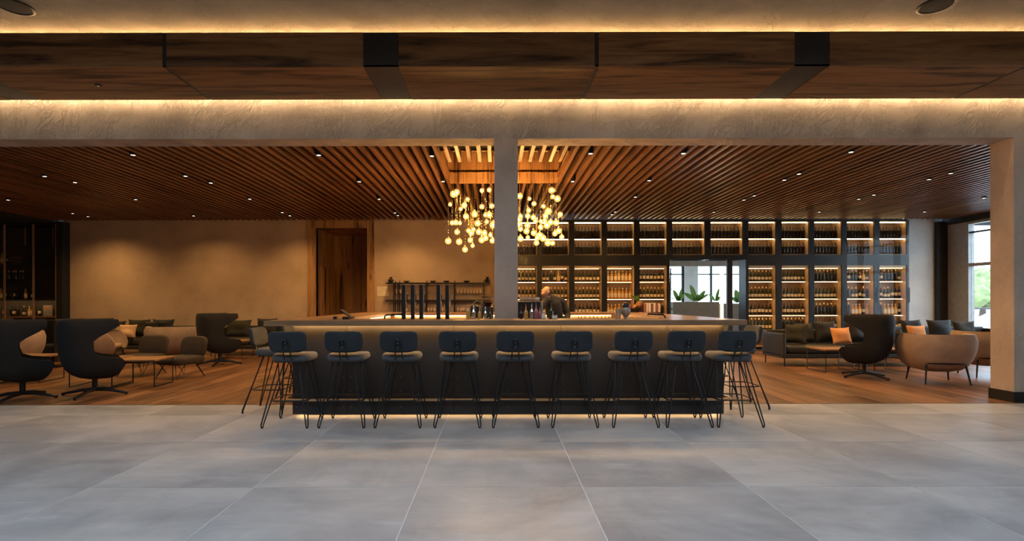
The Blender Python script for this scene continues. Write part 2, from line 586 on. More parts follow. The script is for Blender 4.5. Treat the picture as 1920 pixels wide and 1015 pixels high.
# ------------------------------------------------------------------ floor
bm = B()
box(bm, -14.2, 14.2, -2.1, 6.79, -0.12, -0.0025, mi=0); box(bm, -14.2, XR + 0.2, 6.79, 21.2, -0.12, -0.010, mi=1)
fl = struct('floor', bm, [M_grout, M_sub], 'floor of grey concrete tiles in front and oak planks behind')
TW, T0, R0 = 1.2, 0.629, 1.37
tmesh = None
rows = [(R0 + TW * k, R0 + TW * (k + 1)) for k in range(-3, 4)] + [(R0 + TW * 4, 6.79)]
def tile_mesh(dy):
    bm = bx(0.0035, TW - 0.0035, 0.0035, dy - 0.0035, -0.012, 0.0, 0.002)
    me = bpy.data.meshes.new('tile')
    bm.to_mesh(me); bm.free()
    me.materials.append(M_tile)
    return me
tm_full, tm_last = tile_mesh(TW), tile_mesh(rows[-1][1] - rows[-1][0])
for (y0, y1) in rows:
    for i in range(-8, 8):
        x = T0 + TW * i
        link('tile', tm_last if y1 == rows[-1][1] else tm_full, fl, (x, y0, 0))
# oak planks running away from the camera
PW, PL = 0.245, 2.45
bm = bx(0.001, PW - 0.001, 0.001, PL - 0.001, -0.012, 0.0, 0.0015)
pm = bpy.data.meshes.new('plank'); bm.to_mesh(pm); bm.free(); pm.materials.append(M_plank)
box_rest = B()
for i in range(-56, 57):
    x = i * PW
    off = (i * 0.83) % PL
    y = 6.80 - off
    while y < DB + 0.2:
        y0, y1 = max(y, 6.80), min(y + PL, DB + 0.05)
        if y1 - y0 > 0.05:
            seen = max(abs(x), abs(x + PW)) < 1.03 * y1 + 0.3
            under_bar = x > -2.3 and x + PW < 2.6 and y0 > 6.7 and y1 < 10.2
            if seen and not under_bar:
                if abs(y1 - y0 - PL) < 1e-6:
                    link('plank', pm, fl, (x, y0, 0))
                else:
                    obj('plank', bx(0.001, PW - 0.001, 0.001, y1 - y0 - 0.001, -0.012, 0, 0.0015), M_plank, fl, loc=(x, y0, 0))
            else:
                box(box_rest, x + 0.001, x + PW - 0.001, y0, y1 - 0.001, -0.012, 0)
        y += PL
rest = obj('plank_rest', box_rest, M_plank, fl); rest['kind'] = 'stuff'
obj('threshold', bx(-14, 14, 6.79, 6.80, -0.012, 0.001), M_plate, fl)

# ------------------------------------------------------------------ hall shell in front
bm = B()
box(bm, -14, 14, 3.15, DH0, ZC, ZC + 0.2); box(bm, -14, 14, -2.1, 2.05, ZC, ZC + 0.2)
box(bm, -14, -8.8, 2.05, 3.15, ZC, ZC + 0.2); box(bm, 8.8, 14, 2.05, 3.15, ZC, ZC + 0.2)
struct('ceiling', bm, M_plaster_ceil, 'rough plastered hall ceiling above the timber beam')
bm = B()
box(bm, -14.2, -14, -2.1, DB + 0.2, 0, ZC); struct('wall_left', bm, M_plaster_soft)
bm = B()
box(bm, 14, 14.2, -2.1, 7.0, 0, ZC); struct('wall_right', bm, M_plaster_soft)
bm = bx(-14, 14, -2.25, -2.05, 0, ZC)
struct('wall_front', bm, M_plaster_soft)
# header with columns
struct('wall_header', bx(-14, 14, DH0, DH1, ZH, ZC), M_plaster, 'rough trowelled plaster header wall over the bar opening')
struct('column_center', bx(-0.02, 0.29, DH0, DH1, 0, ZH), M_plaster_col, 'slim plaster column standing inside the bar')
struct('column_right', bx(6.86, 8.4, DH0, DH1, 0, ZH), M_plaster_col, 'wide plaster column at the right edge')
struct('column_left', bx(-9.0, -7.5, DH0, DH1, 0, ZH), M_plaster_col)
bm = B()
box(bm, 6.845, 8.415, DH0 - 0.015, DH1 + 0.015, 0, 0.14)
struct('baseboard_right', bm, M_black, 'black baseboard around the right column')

# ------------------------------------------------------------------ timber beam
ZB, DBF, DBB, ZBT = 3.977, 5.774, 6.72, 4.361
beam = thing('ceiling_beam', 'long boxed oak ceiling beam with blackened steel joint plates', 'beam', (0, 0, ZB))
cuts = [(-8.52, 'thin'), (-6.105, 'wide'), (-3.697, 'thin'), (-1.28, 'wide'), (1.13, 'thin'), (3.536, 'wide'), (5.94, 'thin'), (8.36, 'wide')]
hw = {'thin': 0.022, 'wide': 0.197}
for (xa, ka), (xb, kb) in zip(cuts, cuts[1:]):
    x0, x1 = xa + hw[ka], xb - hw[kb]
    L = x1 - x0
    o = obj('panel', bx(-L / 2, L / 2, -0.011, 0.011, 0, ZBT - ZB, 0.003), M_beam, beam, loc=((x0 + x1) / 2, DBF + 0.011, 0))
    o = obj('panel', bx(-L / 2, L / 2, DBF + 0.024, DBB, 0, 0.022, 0.003), M_beam, beam, loc=((x0 + x1) / 2, 0, 0))
for x, k in cuts:
    h = hw[k]
    bm = B()
    box(bm, x - h + 0.002, x + h - 0.002, DBF + 0.006, DBF + 0.02, 0.004, ZBT - ZB)
    box(bm, x - h + 0.002, x + h - 0.002, DBF + 0.006, DBB, 0.004, 0.02)
    pl = obj('joint_plate', bm, M_plate, beam)
    if k == 'wide':
        bm = B()
        for sx in (-1, 1):
            for z in (0.05, 0.33):
                lathe(bm, [(0, -0.002), (0.009, -0.002), (0.009, 0.0), (0, 0.003)], (0, 0, 0), 8)
        bm.free()
        for sx in (-1, 1):
            for z in (0.05, 0.33):
                bm = B(); tube(bm, [(x + sx * (h - 0.03), DBF + 0.007, z), (x + sx * (h - 0.03), DBF - 0.001, z)], 0.008, 8)
                obj('bolt', bm, M_plate, pl)
obj('core', bx(-8.5, 8.4, DBF + 0.024, DBB, 0.024, ZBT - ZB - 0.02), M_blackw, beam)
obj('led_strip', bx(-8.4, 8.3, 6.24, 6.27, ZBT - ZB + 0.05, ZBT - ZB + 0.064), M_cove, beam)
obj('led_strip', bx(-8.4, 8.3, DBB + 0.002, DBB + 0.012, 0.10, 0.13), M_cove2, beam)
# sensor in the beam underside and round loudspeakers
p = on(185, 158, ZB)
t = thing('smoke_detector', 'tiny round sensor under the left part of the timber beam', 'sensor', (p.x, p.y, ZB))
bm = B(); lathe(bm, [(0, -0.001), (0.035, -0.001), (0.038, -0.006), (0.03, -0.012), (0, -0.012)], (0, 0, 0), 16); obj('ring', bm, M_black, t, True)
bm = B(); lathe(bm, [(0, -0.012), (0.016, -0.012), (0.012, -0.020), (0, -0.022)], (0, 0, 0), 12); obj('lens', bm, M_chrome, t, True)
for px, lab in ((28, 'left'), (1757, 'right')):
    p = on(px, 10, ZC)
    t = thing('ceiling_speaker', 'round black ceiling loudspeaker at the %s end of the hall ceiling' % lab, 'speaker', (p.x, p.y, ZC), 0, 'round ceiling loudspeakers')
    bm = B(); lathe(bm, [(0.15, -0.001), (0.175, -0.001), (0.178, -0.012), (0.16, -0.016), (0.15, -0.010)], (0, 0, 0), 32); obj('rim', bm, M_plate, t, True)
    bm = B(); lathe(bm, [(0, -0.004), (0.155, -0.004), (0.155, -0.009), (0, -0.013)], (0, 0, 0), 32); obj('grille', bm, M_blackw, t, True)

# ------------------------------------------------------------------ slatted ceiling of the lounge
WX0, WX1, WD0, WD1, WZ = -0.86, 1.15, 8.16, 9.63, 4.13       # chandelier well
bm = B()
zc0, zc1 = 3.76, 3.80
box(bm, -14, WX0, DH1, DB, zc0, zc1); box(bm, WX1, XR + 0.25, DH1, DB, zc0, zc1)
box(bm, WX0, WX1, DH1, WD0, zc0, zc1); box(bm, WX0, WX1, WD1, DB, zc0, zc1)
cs = struct('ceiling_slatted', bm, M_blackw, 'dark timber slatted ceiling over the bar and lounge')
SP, SW = 0.152, 0.055
def slat(x, d0, d1):
    key = round(d1 - d0, 3)
    if key not in slat.cache:
        me = bpy.data.meshes.new('slat')
        b = bx(-SW / 2, SW / 2, 0, d1 - d0, 0, 0.15, 0.003)
        b.to_mesh(me); b.free(); me.materials.append(M_slat)
        slat.cache[key] = me
    link('slat', slat.cache[key], cs, (x, d0, ZS))
slat.cache = {}
slatx = []
k0 = WX0 - 0.02
x = k0
while x > XL: slatx.append(x); x -= SP
x = WX1 + 0.02
while x < XR: slatx.append(x); x += SP
for x in slatx: slat(x, DH1 + 0.005, DW - 0.02)
nin = 12
for i in range(1, nin + 1):
    x = k0 + (WX1 + 0.02 - k0) * i / (nin + 1)
    slat(x, DH1 + 0.005, WD0); slat(x, WD1 + 0.03, DW - 0.02)
# well lining: upright boards
nb = 8
for i in range(nb):
    xa, xb = WX0 + (WX1 - WX0) * i / nb, WX0 + (WX1 - WX0) * (i + 1) / nb
    obj('board', bx(xa + 0.002, xb - 0.002, WD1, WD1 + 0.025, ZS, WZ, 0.002), M_lining, cs)
    obj('board', bx(xa + 0.002, xb - 0.002, WD0 - 0.025, WD0, 3.72, WZ, 0.002), M_lining, cs)
for i in range(6):
    ya, yb = WD0 + (WD1 - WD0) * i / 6, WD0 + (WD1 - WD0) * (i + 1) / 6
    obj('board', bx(WX0 - 0.025, WX0, ya + 0.002, yb - 0.002, 3.72, WZ, 0.002), M_lining, cs)
    obj('board', bx(WX1, WX1 + 0.025, ya + 0.002, yb - 0.002, 3.72, WZ, 0.002), M_lining, cs)
for q in ((WX0 - 0.08, WX0 - 0.026, WD0 - 0.08, WD1 + 0.08), (WX1 + 0.026, WX1 + 0.08, WD0 - 0.08, WD1 + 0.08), (WX0 - 0.025, WX1 + 0.025, WD0 - 0.08, WD0 - 0.026), (WX0 - 0.025, WX1 + 0.025, WD1 + 0.026, WD1 + 0.08)):
    obj('well_light_stop', bx(q[0], q[1], q[2], q[3], 3.80, WZ), M_blackw, cs)  # unseen, added to stop sky light coming through the board gaps
obj('well_top', bx(WX0 - 0.03, WX1 + 0.03, WD0 - 0.03, WD1 + 0.03, WZ, WZ + 0.03), M_blackw, cs)

struct('wall_back_upper', bx(-16, 14.3, 14.42, 14.5, 3.45, 3.8), M_blackw)
struct('wall_back_left', bx(-16, X_(120, DB), 14.5, 14.6, 0, 3.8), M_blackw)
# black soffits left and right of the slats
struct('trim_1', bx(XL - 2.0, XL, DH1, DB, 3.50, 3.76), M_blackw, 'black soffit beside the slatted ceiling at left')
struct('trim_2', bx(XR - 0.06, XR + 0.25, DH1, DB, 3.40, 3.76), M_black, 'black beam over the right window wall')

# ------------------------------------------------------------------ back wall, door niche
NX0, NX1, ND, NZ = X_(593, DB), X_(689, DB), 15.8, Z_(428, DB)
bm = B()
box(bm, X_(120, DB), NX0, DB, DB + 0.15, 0, 3.8)
box(bm, NX1, X_(958, DB), DB, DB + 0.15, 0, 3.8)
box(bm, NX0, NX1, DB, DB + 0.15, NZ, 3.8)
struct('wall_back', bm, M_plaster_soft, 'warm beige plaster back wall of the lounge')
niche = struct('door_1', bx(NX0 - 0.02, NX1 + 0.02, ND, ND + 0.1, 0, NZ), M_blackw, 'deep oak lined door niche in the back wall')
obj('light_stop', bx(NX0 - 0.12, NX0 - 0.031, DB + 0.15, ND + 0.1, 0, NZ + 0.12), M_blackw, niche)  # unseen boxes added to block sky light leaking between the niche planks
obj('light_stop', bx(NX1 + 0.031, NX1 + 0.12, DB + 0.15, ND + 0.1, 0, NZ + 0.12), M_blackw, niche)
obj('light_stop', bx(NX0 - 0.03, NX1 + 0.03, DB + 0.15, ND + 0.1, NZ + 0.031, NZ + 0.12), M_blackw, niche)
n = 5
for i in range(n):
    xa, xb = NX0 + (NX1 - NX0) * i / n, NX0 + (NX1 - NX0) * (i + 1) / n
    obj('plank', bx(xa + 0.002, xb - 0.002, ND - 0.03, ND, 0, NZ, 0.003), M_lining, niche)
for i in range(5):
    ya, yb = DB + (ND - 0.03 - DB) * i / 5, DB + (ND - 0.03 - DB) * (i + 1) / 5
    obj('plank', bx(NX0 - 0.03, NX0, ya + 0.002, yb - 0.002, 0, NZ, 0.003), M_lining, niche)
    obj('plank', bx(NX1, NX1 + 0.03, ya + 0.002, yb - 0.002, 0, NZ, 0.003), M_lining, niche)
obj('niche_ceiling', bx(NX0, NX1, DB, ND, NZ, NZ + 0.03), M_lining, niche)
obj('side_panel', bx(NX0, NX0 + 0.06, DB + 0.25, ND - 0.03, 0, Z_(500, 14.6), 0.004), M_lining, niche)
obj('frame_board', bx(X_(578, DB), NX0 - 0.002, DB - 0.05, DB, 0, ZS + 0.12, 0.004), M_lining, niche)
obj('frame_board', bx(NX1 + 0.002, X_(702, DB), DB - 0.05, DB, 0, ZS + 0.12, 0.004), M_lining, niche)
obj('frame_board', bx(NX0, NX1, DB - 0.05, DB, NZ, ZS + 0.12, 0.004), M_lining, niche)

# ------------------------------------------------------------------ right end: plaster pier, dark column, window wall
bm = B(); box(bm, X_(1703, DB), X_(1752, DB), DB, DB + 0.2, 0, 3.8)
struct('wall_back_right', bm, M_white, 'pale plaster pier right of the wine wall')
struct('column_dark', bx(X_(1752, DB), XR, DB - 0.12, DB + 0.2, 0, 3.5), M_plate, 'dark metal column beside the window wall')
wr = struct('wall_right_lounge', bx(XR, XR + 0.2, 13.55, DB + 0.2, 0, 3.5), M_greypanel, 'grey panelled end of the window wall')
win = struct('window_1', bx(XR, XR + 0.16, DH1, 13.55, 0, 0.09), M_greypanel, 'tall framed window wall on the right with terrace beyond')
obj('frame', bx(XR, XR + 0.16, DH1, 13.55, 3.34, 3.42), M_greypanel, win)
for y in (13.47, 11.9, 10.3, 8.7, 7.2):
    obj('mullion', bx(XR, XR + 0.16, y, y + 0.08, 0.09, 3.34), M_greypanel if y > 13 else M_plate, win)
for ya, yb in ((11.98, 13.47), (10.38, 11.9), (8.78, 10.3), (7.28, 8.7)):
    obj('transom', bx(XR + 0.02, XR + 0.14, ya, yb, 2.24, 2.32), M_greypanel, win)
    obj('transom', bx(XR + 0.02, XR + 0.14, ya, yb, 3.10, 3.14), M_plate, win)
    obj('glass_pane', bx(XR + 0.075, XR + 0.085, ya, yb, 0.09, 2.24), M_window, win)
    obj('glass_pane', bx(XR + 0.075, XR + 0.085, ya, yb, 2.32, 3.10), M_window, win)
    obj('glass_pane', bx(XR + 0.075, XR + 0.085, ya, yb, 3.14, 3.34), M_window, win)
# terrace and trees
struct('ground', bx(XR + 0.3, 90, -4, 90, -0.30, -0.14), M_deck, 'pale terrace ground outside the window')
rail = thing('terrace_railing', 'thin dark terrace railing outside the right window', 'railing', (17.5, 14, -0.14))
bm = B(); tube(bm, [(0, -4, 1.05), (0, 3.5, 1.05), (0, 4.2, 1.2), (0, 9, 1.2)], 0.03, 8); obj('handrail', bm, M_plate, rail, True)
for y in range(-4, 10, 2):
    bm = B(); tube(bm, [(0, y, 0), (0, y, 1.05)], 0.022, 6); obj('post', bm, M_plate, rail)
for z in (0.35, 0.7):
    bm = B(); tube(bm, [(0, -4, z), (0, 9, z)], 0.012, 6); obj('rail', bm, M_plate, rail)
def tree(loc, h, r, lab, seed):
    rnd = random.Random(seed)
    t = thing('tree', lab, 'tree', loc, 0, 'trees beyond the terrace')
    bm = B()
    for i in range(14):
        c = Vector((rnd.uniform(-r, r) * 0.8, rnd.uniform(-r, r) * 0.8, h * rnd.uniform(0.45, 0.95)))
        bmesh.ops.create_icosphere(bm, subdivisions=3, radius=r * rnd.uniform(0.35, 0.6), matrix=Matrix.Translation(c))
    for v in bm.verts:
        v.co += Vector((rnd.uniform(-1, 1), rnd.uniform(-1, 1), rnd.uniform(-1, 1))) * r * 0.05
    obj('crown', bm, M_tree, t)
    bm = B(); tube(bm, [(0, 0, 0), (0.1, 0, h * 0.6)], 0.25, 8, 0.12); obj('trunk', bm, M_bark, t)
for i, (px, d, h, r, lab) in enumerate(((1813, 34, 2.7, 1.3, 'bushy green tree beyond the terrace at left of the window view'), (1842, 44, 3.6, 2.2, 'tallest green tree beyond the terrace seen through the window'), (1862, 54, 3.7, 2.4, 'green tree beyond the terrace nearest the right column'))):
    tree((X_(px, d), d, -0.14), h, r, lab, i)
ps = on(1822, 597, 0.0)
t = thing('parasol', 'grey parasol on the terrace outside the window', 'parasol', (16.2, 16.9, -0.14))
bm = B(); lathe(bm, [(0, 1.15), (0.7, 0.72), (0.68, 0.70), (0, 1.1)], (0, 0, 0), 10); obj('canopy', bm, M_parasol, t)
bm = B(); tube(bm, [(0, 0, 0), (0, 0, 1.2)], 0.03, 8); obj('pole', bm, M_plate, t)

# ------------------------------------------------------------------ left dark display cabinet
lc = thing('display_cabinet', 'tall dark glass display cabinet with bronze posts at far left', 'cabinet', (X_(120, 14.0), 14.0, 0))
WL = 3.2
obj('back_panel', bx(-WL, -0.15, 0.42, 0.45, 0.0, 3.5), M_darkback, lc)
obj('side_panel', bx(-0.16, 0.0, -0.06, 0.45, 0.0, 3.52), M_blackw, lc)
obj('top_panel', bx(-WL, -0.16, -0.02, 0.45, 3.42, 3.52), M_blackw, lc)
obj('base', bx(-WL, -0.16, 0.0, 0.45, 0.0, 0.72), M_black, lc)
cab_z = [Z_(y, 14.1) for y in (460, 493, 526, 559)]
for z in cab_z:
    obj('shelf', bx(-WL, -0.17, 0.02, 0.41, z - 0.012, z), M_plate, lc)
zl = Z_(592, 14.1)
obj('counter_shelf', bx(-WL, -0.17, -0.02, 0.41, zl - 0.04, zl), M_tabletop, lc)
for px in (11, 65, 108):
    x = X_(px, 14.0) - lc.location.x
    obj('post', bx(x - 0.022, x + 0.022, -0.05, -0.02, 0, 3.45), M_bronze, lc)
for px in (47, 99):
    x = X_(px, 14.3) - lc.location.x
    obj('hanger', bx(x - 0.015, x + 0.015, 0.3, 0.32, Z_(462, 14.3), 3.42), M_bronze, lc)
for px in (-40, 11, 65):
    x = X_(px, 14.0) - lc.location.x
    obj('glass_pane', bx(x + 0.025, x + 0.62 + 0.10, -0.035, -0.03, zl, 3.42), M_glass, lc)
obj('shelf_lip', bx(-WL, -0.17, 0.02, 0.03, cab_z[3] - 0.05, cab_z[3] - 0.012), M_plate, lc)
obj('led_strip', bx(-WL, -0.2, 0.034, 0.05, cab_z[3] - 0.03, cab_z[3] - 0.014), emit('dim_led', (1.0, 0.62, 0.28), 16.0), lc)

# ------------------------------------------------------------------ bottles
def bottle_mesh(name, kind):
    H, r = 0.315, 0.0385
    if kind == 'bordeaux': pr = [(0, 0), (r, 0.003), (r, 0.075), (r, 0.155), (r, 0.19), (r * 0.93, 0.208), (0.0155, 0.235), (0.0145, 0.262), (0.0155, 0.264), (0.0155, H), (0, H)]
    elif kind == 'burgundy': pr = [(0, 0), (r * 1.05, 0.003), (r * 1.05, 0.05), (r * 1.05, 0.12), (r * 0.98, 0.15), (r * 0.75, 0.19), (0.018, 0.235), (0.015, 0.258), (0.016, 0.26), (0.016, H * 0.98), (0, H * 0.98)]
    else: pr = [(0, 0), (r * 1.1, 0.003), (r * 1.1, 0.04), (r * 1.1, 0.15), (r * 1.0, 0.175), (r * 0.6, 0.205), (0.016, 0.225), (0.0155, 0.245), (0.0175, 0.247), (0.0175, 0.29), (0, 0.29)]
    mi = [0, 0, 1, 0, 0, 0, 0, 2, 2, 2]
    bm = B()
    lathe(bm, pr, (0, 0, 0), 12, mi)
    me = bpy.data.meshes.new(name)
    bmesh.ops.recalc_face_normals(bm, faces=bm.faces[:])
    bm.to_mesh(me); bm.free()
    for p_ in me.polygons: p_.use_smooth = True
    return me
def bmats(me, *ms):
    me = me.copy()
    for q in ms: me.materials.append(q)
    return me
bor, bur, liq = bottle_mesh('wine_bottle', 'bordeaux'), bottle_mesh('wine_bottle', 'burgundy'), bottle_mesh('liquor_bottle', 'liquor')
BK = {
    'dark': bmats(bor, M_bottle, M_bottle, M_foildark),
    'label': bmats(bor, M_bottle, M_label, M_foildark),
    'foil': bmats(bur, M_bottlegreen, M_label, M_foil),
    'green': bmats(bur, M_bottlegreen, M_label, M_foildark),
    'gold': bmats(liq, M_bottlegold, M_label, M_foil),
    'plainfoil': bmats(bor, M_bottle, M_bottle, M_foil),
}
BD = {'dark': 'dark wine bottle', 'label': 'cream-labelled wine bottle', 'foil': 'gold-necked wine bottle', 'green': 'labelled green wine bottle', 'gold': 'squat amber bottle', 'plainfoil': 'gold-capped dark bottle'}
REST = B()
restm = [M_bottle, M_label, M_foildark, M_bottlegreen, M_foil, M_bottlegold]
def rest_bottle(kind, loc, s=1.0):
    me = BK[kind]
    n0 = len(REST.faces)
    v0 = len(REST.verts)
    REST.from_mesh(me)
    REST.verts.ensure_lookup_table(); REST.faces.ensure_lookup_table()
    for v in REST.verts[v0:]: v.co = v.co * s + Vector(loc)
    for f in REST.faces[n0:]:
        f.material_index = restm.index(me.materials[f.material_index]); f.smooth = True
def put_bottle(kind, loc, label, group, s=1.0, rz=0.0):
    o = link('wine_bottle' if kind != 'gold' else 'liquor_bottle', BK[kind], None, loc, (0, 0, rz))
    o.scale = (s, s, s)
    o.location.z += 0.0015
    return tag(o, label, 'bottle', group)
# bottles in the far left cabinet
rnd = random.Random(3)
for si, (z, pxs, kinds, nm) in enumerate(((cab_z[1], (4, 12, 20), ['gold', 'label', 'dark'], 'upper'), (cab_z[2], (17, 24, 30, 37, 43), ['plainfoil'] * 5, 'middle'), (cab_z[3], (2, 9, 20, 27, 33, 40, 48, 60), ['gold', 'label', 'dark', 'label', 'dark', 'dark', 'gold', 'foil'], 'lower'), (zl, (8, 20, 26, 32, 45, 54, 62, 73), ['label', 'dark', 'label', 'dark', 'foil', 'gold', 'gold', 'label'], 'counter'))):
    for i, px in enumerate(pxs):
        put_bottle(kinds[i], (X_(px, 14.2), 14.2 + 0.02 * (i % 2), z), '%s, %s from left on the %s shelf of the far left cabinet' % (BD[kinds[i]], ORD[i], nm), 'bottles in the far left cabinet', 0.95)
o = obj('picture_box', bx(-0.12, 0.12, -0.02, 0.02, 0, 0.3, 0.004), M_planter, None, loc=(X_(90, 14.25), 14.25, zl + 0.001))
tag(o, 'small grey box with yellow emblem in the far left cabinet', 'box')
obj('emblem', bx(-0.06, 0.06, -0.026, -0.02, 0.17, 0.28), M_cushorange, o)
o = obj('wooden_box', bx(-0.16, 0.16, -0.12, 0.12, 0, 0.16, 0.005), M_darkback, None, loc=(X_(39, 14.25), 14.22, cab_z[1] + 0.001))
tag(o, 'dark wooden box with reddish lid edge in the far left cabinet', 'box')
obj('lid', bx(-0.165, 0.165, -0.125, 0.125, 0.16, 0.175), M_red, o)

# ------------------------------------------------------------------ wine wall
bays = [(955, 1007), (1016, 1067), (1077, 1128), (1138, 1189), (1199, 1250), (1260, 1321), (1332, 1392), (1403, 1454), (1465, 1516), (1526, 1577), (1587, 1638), (1648, 1699)]
U_SH = [Z_(448, DW), Z_(478, DW)]                   # upper shelves
U_TOP = Z_(417, DW)
L_TOP = Z_(499, DW)
L_SH = [Z_(528.5, DW), Z_(561, DW), Z_(592, DW), Z_(612, DW) - 0.12, 0.12]
CD = 0.36
open_bays = (5, 6)
for bi, (pa, pb) in enumerate(bays):
    x0, x1 = X_(pa, DW), X_(pb, DW)
    nxt = X_(bays[bi + 1][0], DW) if bi + 1 < len(bays) else X_(1703, DW)
    prv = X_(bays[bi - 1][1], DW) if bi else x0 - 0.13
    ml, mr = (prv + x0) / 2, (nxt + x1) / 2 if bi + 1 < len(bays) else nxt
    where = '%s bay from the column' % ORD[bi]
    cab = thing('wine_cabinet', 'black framed backlit wine cabinet, %s along the wine wall' % where, 'cabinet', ((x0 + x1) / 2, DW, 0), 0, 'bays of the wine wall')
    cx = (x0 + x1) / 2
    ox = -cx
    lo = 2.52 if bi in open_bays else 0.0
    obj('post', bx(ml + ox + 0.0005, x0 + ox, -0.03, CD + 0.02, lo, ZS - 0.001), M_black, cab)
    obj('post', bx(x1 + ox, mr + ox - 0.0005, -0.03, CD + 0.02, lo, ZS - 0.001), M_black, cab)
    bm = B()
    box(bm, x0 + ox, x1 + ox, -0.03, CD, U_TOP, ZS - 0.001)
    obj('top_rail', bm, M_black, cab)
    obj('middle_rail', bx(x0 + ox, x1 + ox, -0.03, CD, L_TOP if bi not in open_bays else 2.47, U_SH[1] - 0.012), M_black, cab)
    obj('back_panel', bx(x0 + ox, x1 + ox, CD, CD + 0.02, U_SH[1], U_TOP), M_cabback, cab)
    bm = B(); box(bm, x0 + ox, x0 + ox + 0.008, 0.0, CD, U_SH[1], U_TOP); obj('side_lining', bm, M_cabside, cab)
    bm = B(); box(bm, x1 + ox - 0.008, x1 + ox, 0.0, CD, U_SH[1], U_TOP); obj('side_lining', bm, M_cabside, cab)
    shelves = [(z, 'upper' if i == 0 else 'lower', U_TOP if i == 0 else U_SH[0]) for i, z in enumerate(U_SH)]
    for i, (z, nm, top) in enumerate(shelves):
        obj('shelf', bx(x0 + ox + 0.008, x1 + ox - 0.008, 0.01, CD, z - 0.012, z), M_cabside, cab)
        obj('led_strip', bx(x0 + ox + 0.01, x1 + ox - 0.03, 0.012, 0.034, top - 0.032, top - 0.014), M_led, cab)
    obj('glass_pane', bx(ml + ox + 0.001, mr + ox - 0.001, -0.045, -0.039, U_SH[1] - 0.2, ZS - 0.03), M_glass, cab)
    npb = 8 if bi not in open_bays else 9
    for si, (z, nm, top) in enumerate(shelves):
        for k in range(npb):
            x = x0 + 0.055 + (x1 - x0 - 0.11) * k / (npb - 1)
            if X_(966, DW) > x: continue
            if si == 1:
                rest_bottle('dark', (x + rnd.uniform(-0.002, 0.002), DW + 0.15, z + 0.0015), 1.08)
                continue
            put_bottle('dark', (x + rnd.uniform(-0.002, 0.002), DW + 0.15, z), '%s dark bottle from left, %s shelf of upper wine cabinet, %s' % (ORD[k], nm, where), 'dark bottles in the upper wine cabinets', 1.08)
    if bi in open_bays: continue
    obj('back_panel', bx(x0 + ox, x1 + ox, CD, CD + 0.02, 0.0, L_TOP), M_cabback, cab)
    obj('side_lining', bx(x0 + ox, x0 + ox + 0.008, 0.0, CD, 0.0, L_TOP), M_cabside, cab)
    obj('side_lining', bx(x1 + ox - 0.008, x1 + ox, 0.0, CD, 0.0, L_TOP), M_cabside, cab)
    obj('fascia', bx(x0 + ox, x1 + ox, 0.0, 0.03, L_TOP - 0.07, L_TOP), M_cabside, cab)
    obj('door_glass', bx(ml + ox + 0.01, mr + ox - 0.01, -0.045, -0.039, 0.05, U_SH[1] - 0.21), M_glass, cab)
    obj('door_handle', bx(x1 + ox + 0.03, x1 + ox + 0.045, -0.075, -0.06, 1.3, 1.7), M_black, cab)
    visible = 3 if bi < 5 else 4
    prevtop = L_TOP - 0.07
    for si, z in enumerate(L_SH):
        obj('shelf', bx(x0 + ox + 0.008, x1 + ox - 0.008, 0.03, CD, z - 0.012, z), M_cabside, cab)
        if si < 4:
            obj('led_strip', bx(x0 + ox + 0.02, x1 + ox - 0.06, 0.05, 0.066, prevtop - 0.013, prevtop - 0.006), M_led, cab)
        prevtop = z - 0.012
        if si >= visible: continue
        kind = rnd.choice(['label', 'label', 'foil', 'green', 'gold', 'plainfoil', 'foil'])
        if bi == 3: kind = 'gold'
        if bi in (7, 8): kind = ['foil', 'foil', 'label', 'foil'][si] if bi == 7 else ['green', 'green', 'label', 'plainfoil'][si]
        if bi == 2: kind = ['green', 'foil', 'label'][si]
        npb = 7 if bi not in (5, 6) else 6
        for k in range(npb):
            x = x0 + 0.065 + (x1 - x0 - 0.13) * k / (npb - 1)
            if X_(966, DW) > x: continue
            kk = kind
            if bi in (1, 10, 11) and rnd.random() < 0.4: kk = rnd.choice(['label', 'foil', 'gold', 'plainfoil'])
            if si == 3:
                rest_bottle(kk, (x + rnd.uniform(-0.003, 0.003), DW + 0.16, z + 0.0015), 1.05)
                continue
            put_bottle(kk, (x + rnd.uniform(-0.003, 0.003), DW + 0.16, z), '%s, %s from left, %s lower shelf, %s' % (BD[kk], ORD[k], ORD[si], where), 'bottles in the lower wine cabinets', rnd.uniform(0.98, 1.06))
o = obj('wine_bottle_rows', REST, restm)
o['kind'] = 'stuff'
tag(o, 'further rows of wine bottles on the lower shelves of the wine wall', 'bottle')
# passage through the wine wall: glass door with light strip
dx0, dx1 = X_(1258, DW), X_(1400, DW)
dr = struct('door_2', bx(dx0 - 0.06, dx1 + 0.04, DW - 0.02, DW + 0.36, 2.47, 2.52), M_black, 'black framed glass passage in the wine wall')
obj('post', bx(X_(1363, DW), X_(1373, DW), DW - 0.02, DW + 0.06, 0, 2.47), M_black, dr)
obj('led_strip', bx(X_(1350, DW), X_(1355, DW), DW - 0.05, DW - 0.03, 0.2, Z_(506, DW)), M_led, dr)
obj('glass_pane', bx(dx0, X_(1350, DW), DW + 0.01, DW + 0.016, 0, 2.47), M_window, dr)
obj('glass_pane', bx(X_(1373, DW), dx1, DW + 0.01, DW + 0.016, 0, 2.47), M_window, dr)
